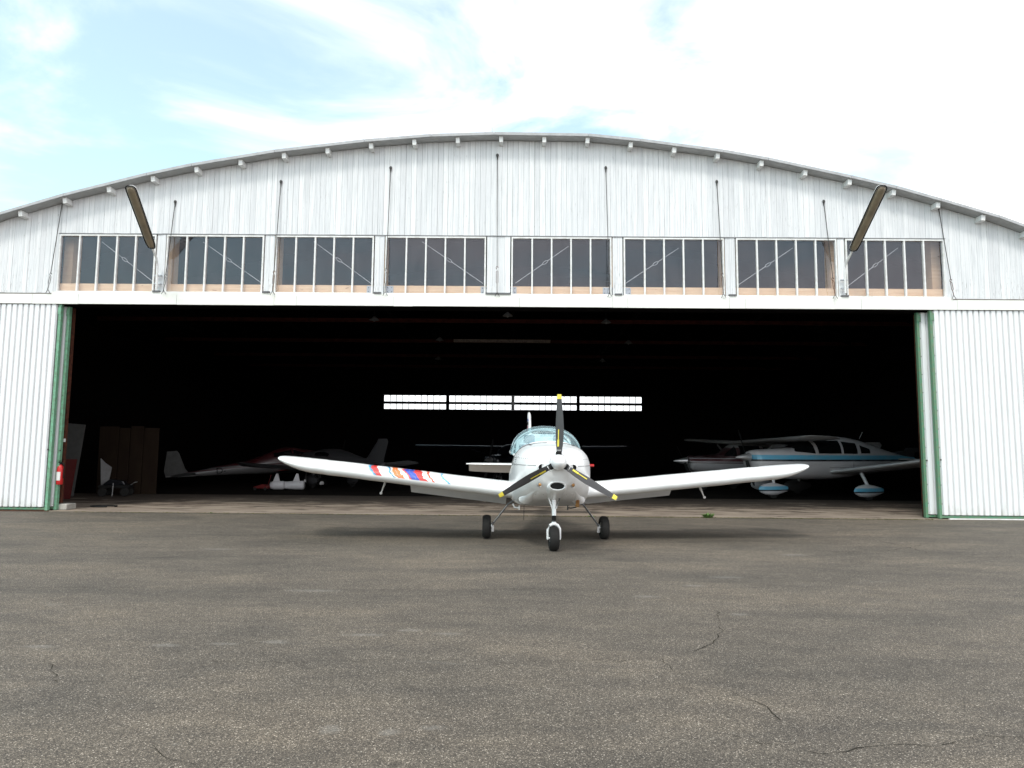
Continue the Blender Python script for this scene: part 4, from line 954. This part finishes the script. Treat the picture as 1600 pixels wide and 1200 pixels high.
# small dark tow cart
ct = thing('tow_cart', 'low dark tow cart with chrome handle in front of the plywood', 'cart', (-12.0, 4.5, 0), (0,0,R_(15))); ct.scale = (.8,.8,.8)
bevel(MB().box((-.55,-.28,.30), (.5,.28,.42)).build('deck', BLACKM, ct), .03)
bevel(MB().prism([(-.45,.42),(.35,.42),(.25,.58),(-.2,.64)], -.2, .2).build('engine_cover', NAVY, ct), .03)
for xx, yy in ((-.38,-.3),(-.38,.3),(.36,-.3),(.36,.3)):
    MB().lathe([(.05,-.05),(.15,-.045),(.165,0),(.15,.045),(.05,.05)], (xx,yy,.17), 'y', 18).build('wheel', RUBBER, ct, smooth=50)
MB().tube([(-.05,-.31,.02),(-.03,-.33,.50)], .014, 8).build('stand', SILVER, ct)
MB().tube([(.45,0,.4),(.62,0,.52),(.66,.12,.52),(.66,-.12,.52)], .014, 8).build('handle', SILVER, ct)
# red floor trolley near the grey aircraft
rt = thing('red_trolley', 'small red hydraulic trolley beside the white wheel fairings', 'trolley', (-8.75, 7.5, 0), (0,0,R_(-10))); rt.scale = (.62,.62,.62)
bevel(MB().prism([(-.45,.12),(.40,.12),(.40,.30),(.1,.36),(-.45,.2)], -.15, .15).build('body', DEEP_RED, rt), .02)
for xx, yy in ((-.32,-.18),(.30,-.18),(.30,.18),(-.32,.18)):
    MB().lathe([(.02,-.03),(.085,-.03),(.09,0),(.085,.03),(.02,.03)], (xx,yy,.10), 'y', 14).build('wheel', RUBBER, rt, smooth=50)
MB().tube([(.35,0,.3),(.52,0,.85)], .016, 8).tube([(.52,-.12,.85),(.52,.12,.85)], .016, 8).build('handle', DEEP_RED, rt)
hs = MB().tube([(-10.25+.5*cos(a)*(.6+.1*sin(3*a)), 1.0+.18*sin(a), .025) for a in [2*pi*k/24 for k in range(22)]], .018, 6).build('coiled_hose', BLACKM, smooth=50)
tag(hs, 'black hose lying on the concrete beside the left footing', 'hose')
# spare wheel fairings standing on the floor
def spare(loc, k, label):
    t = MB(); t.rings([[(x+0, .13*a*cos(q), .17+.15*b*sin(q)) for q in [2*pi*j/14 for j in range(14)]] for x, a, b in ((-.30*k,.2,.35),(-.27*k,.6,.75),(-.1,1,1),(.2,1,1),(.25,.9,.9),(.27,.6,.6))])
    o = t.build('spare_wheel_fairing', AWHITE_DULL, None, smooth=50); o.location = loc
    f = MB().prism([(-.13,.29),(.10,.29),(.04,.56),(-.02,.58)], -.03, .03).build('fairing_fin', AWHITE_DULL, o)
    return tag(o, label, 'wheel fairing', 'white wheel fairings set down on the hangar floor')
spare((-8.28, 7.6, .01), .8, 'blunt white wheel fairing on the floor, left one, next to the red trolley')
spare((-7.62, 7.7, .01), 2.2, 'long pointed white wheel fairing on the floor, right of the blunt one')
# ceiling lamps
for i, (x, y) in enumerate(((-4.5,5),(2.8,5.2),(-2.9,9),(4.2,9.4),(-3.6,14.5),(3.9,14.8),(-.3,4.2))):
    L_ = thing('pendant_lamp', ['unlit pendant lamp in the hangar roof, left of centre, second row', 'unlit pendant lamp in the hangar roof, right of centre, second row', 'unlit pendant lamp in the hangar roof, left of centre, middle row', 'unlit pendant lamp in the hangar roof, right of centre, middle row', 'unlit pendant lamp in the hangar roof, left of centre, rear row', 'unlit pendant lamp in the hangar roof, right of centre, rear row', 'unlit pendant lamp in the hangar roof, on the centre line, nearest the door'][i], 'lamp', (x, y, 5.5), group='pendant lamps under the hangar roof')
    MB().lathe([(.03,.12),(.05,.10),(.16,.0),(.155,-.004)], (0,0,0), 'z', 16).build('shade', PANELW, L_, smooth=50)
    MB().sphere((0,0,-.01), .04, 8).build('bulb', PANELW, L_, smooth=50)
    MB().tube([(0,0,.1),(0,0,.44)], .006, 5).build('cord', BLACKM, L_)

# ============================================================ WEEDS
def weed(x, y, n, h, label):
    m = MB()
    for k in range(n):
        a = random.uniform(0, 2*pi); l = random.uniform(.4, 1)*h; r = random.uniform(.0, .07); b = Vector((x+r*cos(a)*1.6, y+r*sin(a)*.7, .002))
        d = Vector((cos(a)*random.uniform(.3, 1.1), sin(a)*random.uniform(.3, 1.1), 1)).normalized(); s = Vector((-sin(a), cos(a), 0))*random.uniform(.006, .014)
        mid = b+d*l*.55; tip = b+d*l+Vector((0, 0, -l*.25))
        m.add([b-s*.3, b+s*.3, mid+s, mid-s, tip], [(0,1,2,3),(3,2,4)])
    return tag(m.build('weed', LEAF), label, 'weed')
weed(4.37, -.24, 130, .19, 'bushy green weed growing at the edge of the concrete, right of the aircraft')
weed(1.7, -.25, 24, .05, 'tiny weed at the concrete edge behind the right main wheel')
weed(-7.0, -.22, 16, .04, 'tiny weed at the concrete edge left of the coloured wing')
m = MB()
for k in range(3200):
    x = random.uniform(-10.2, 9.5); 
    if random.random() > (.95 if x > .5 else .30)*(.35+.65*abs(sin(x*1.7)+.5*sin(x*5.1))): continue
    y = -.235+random.gauss(0, .022); s = random.uniform(.006, .02); a = random.uniform(0, pi)
    m.add([(x-s*cos(a), y-s*sin(a), .003), (x+s*sin(a), y-s*cos(a), .003), (x+s*cos(a), y+s*sin(a), .004), (x-s*.2, y, random.uniform(.008, .022))], [(0,1,3),(1,2,3),(2,0,3)])
m.build('moss_line', MOSS, kind='stuff')
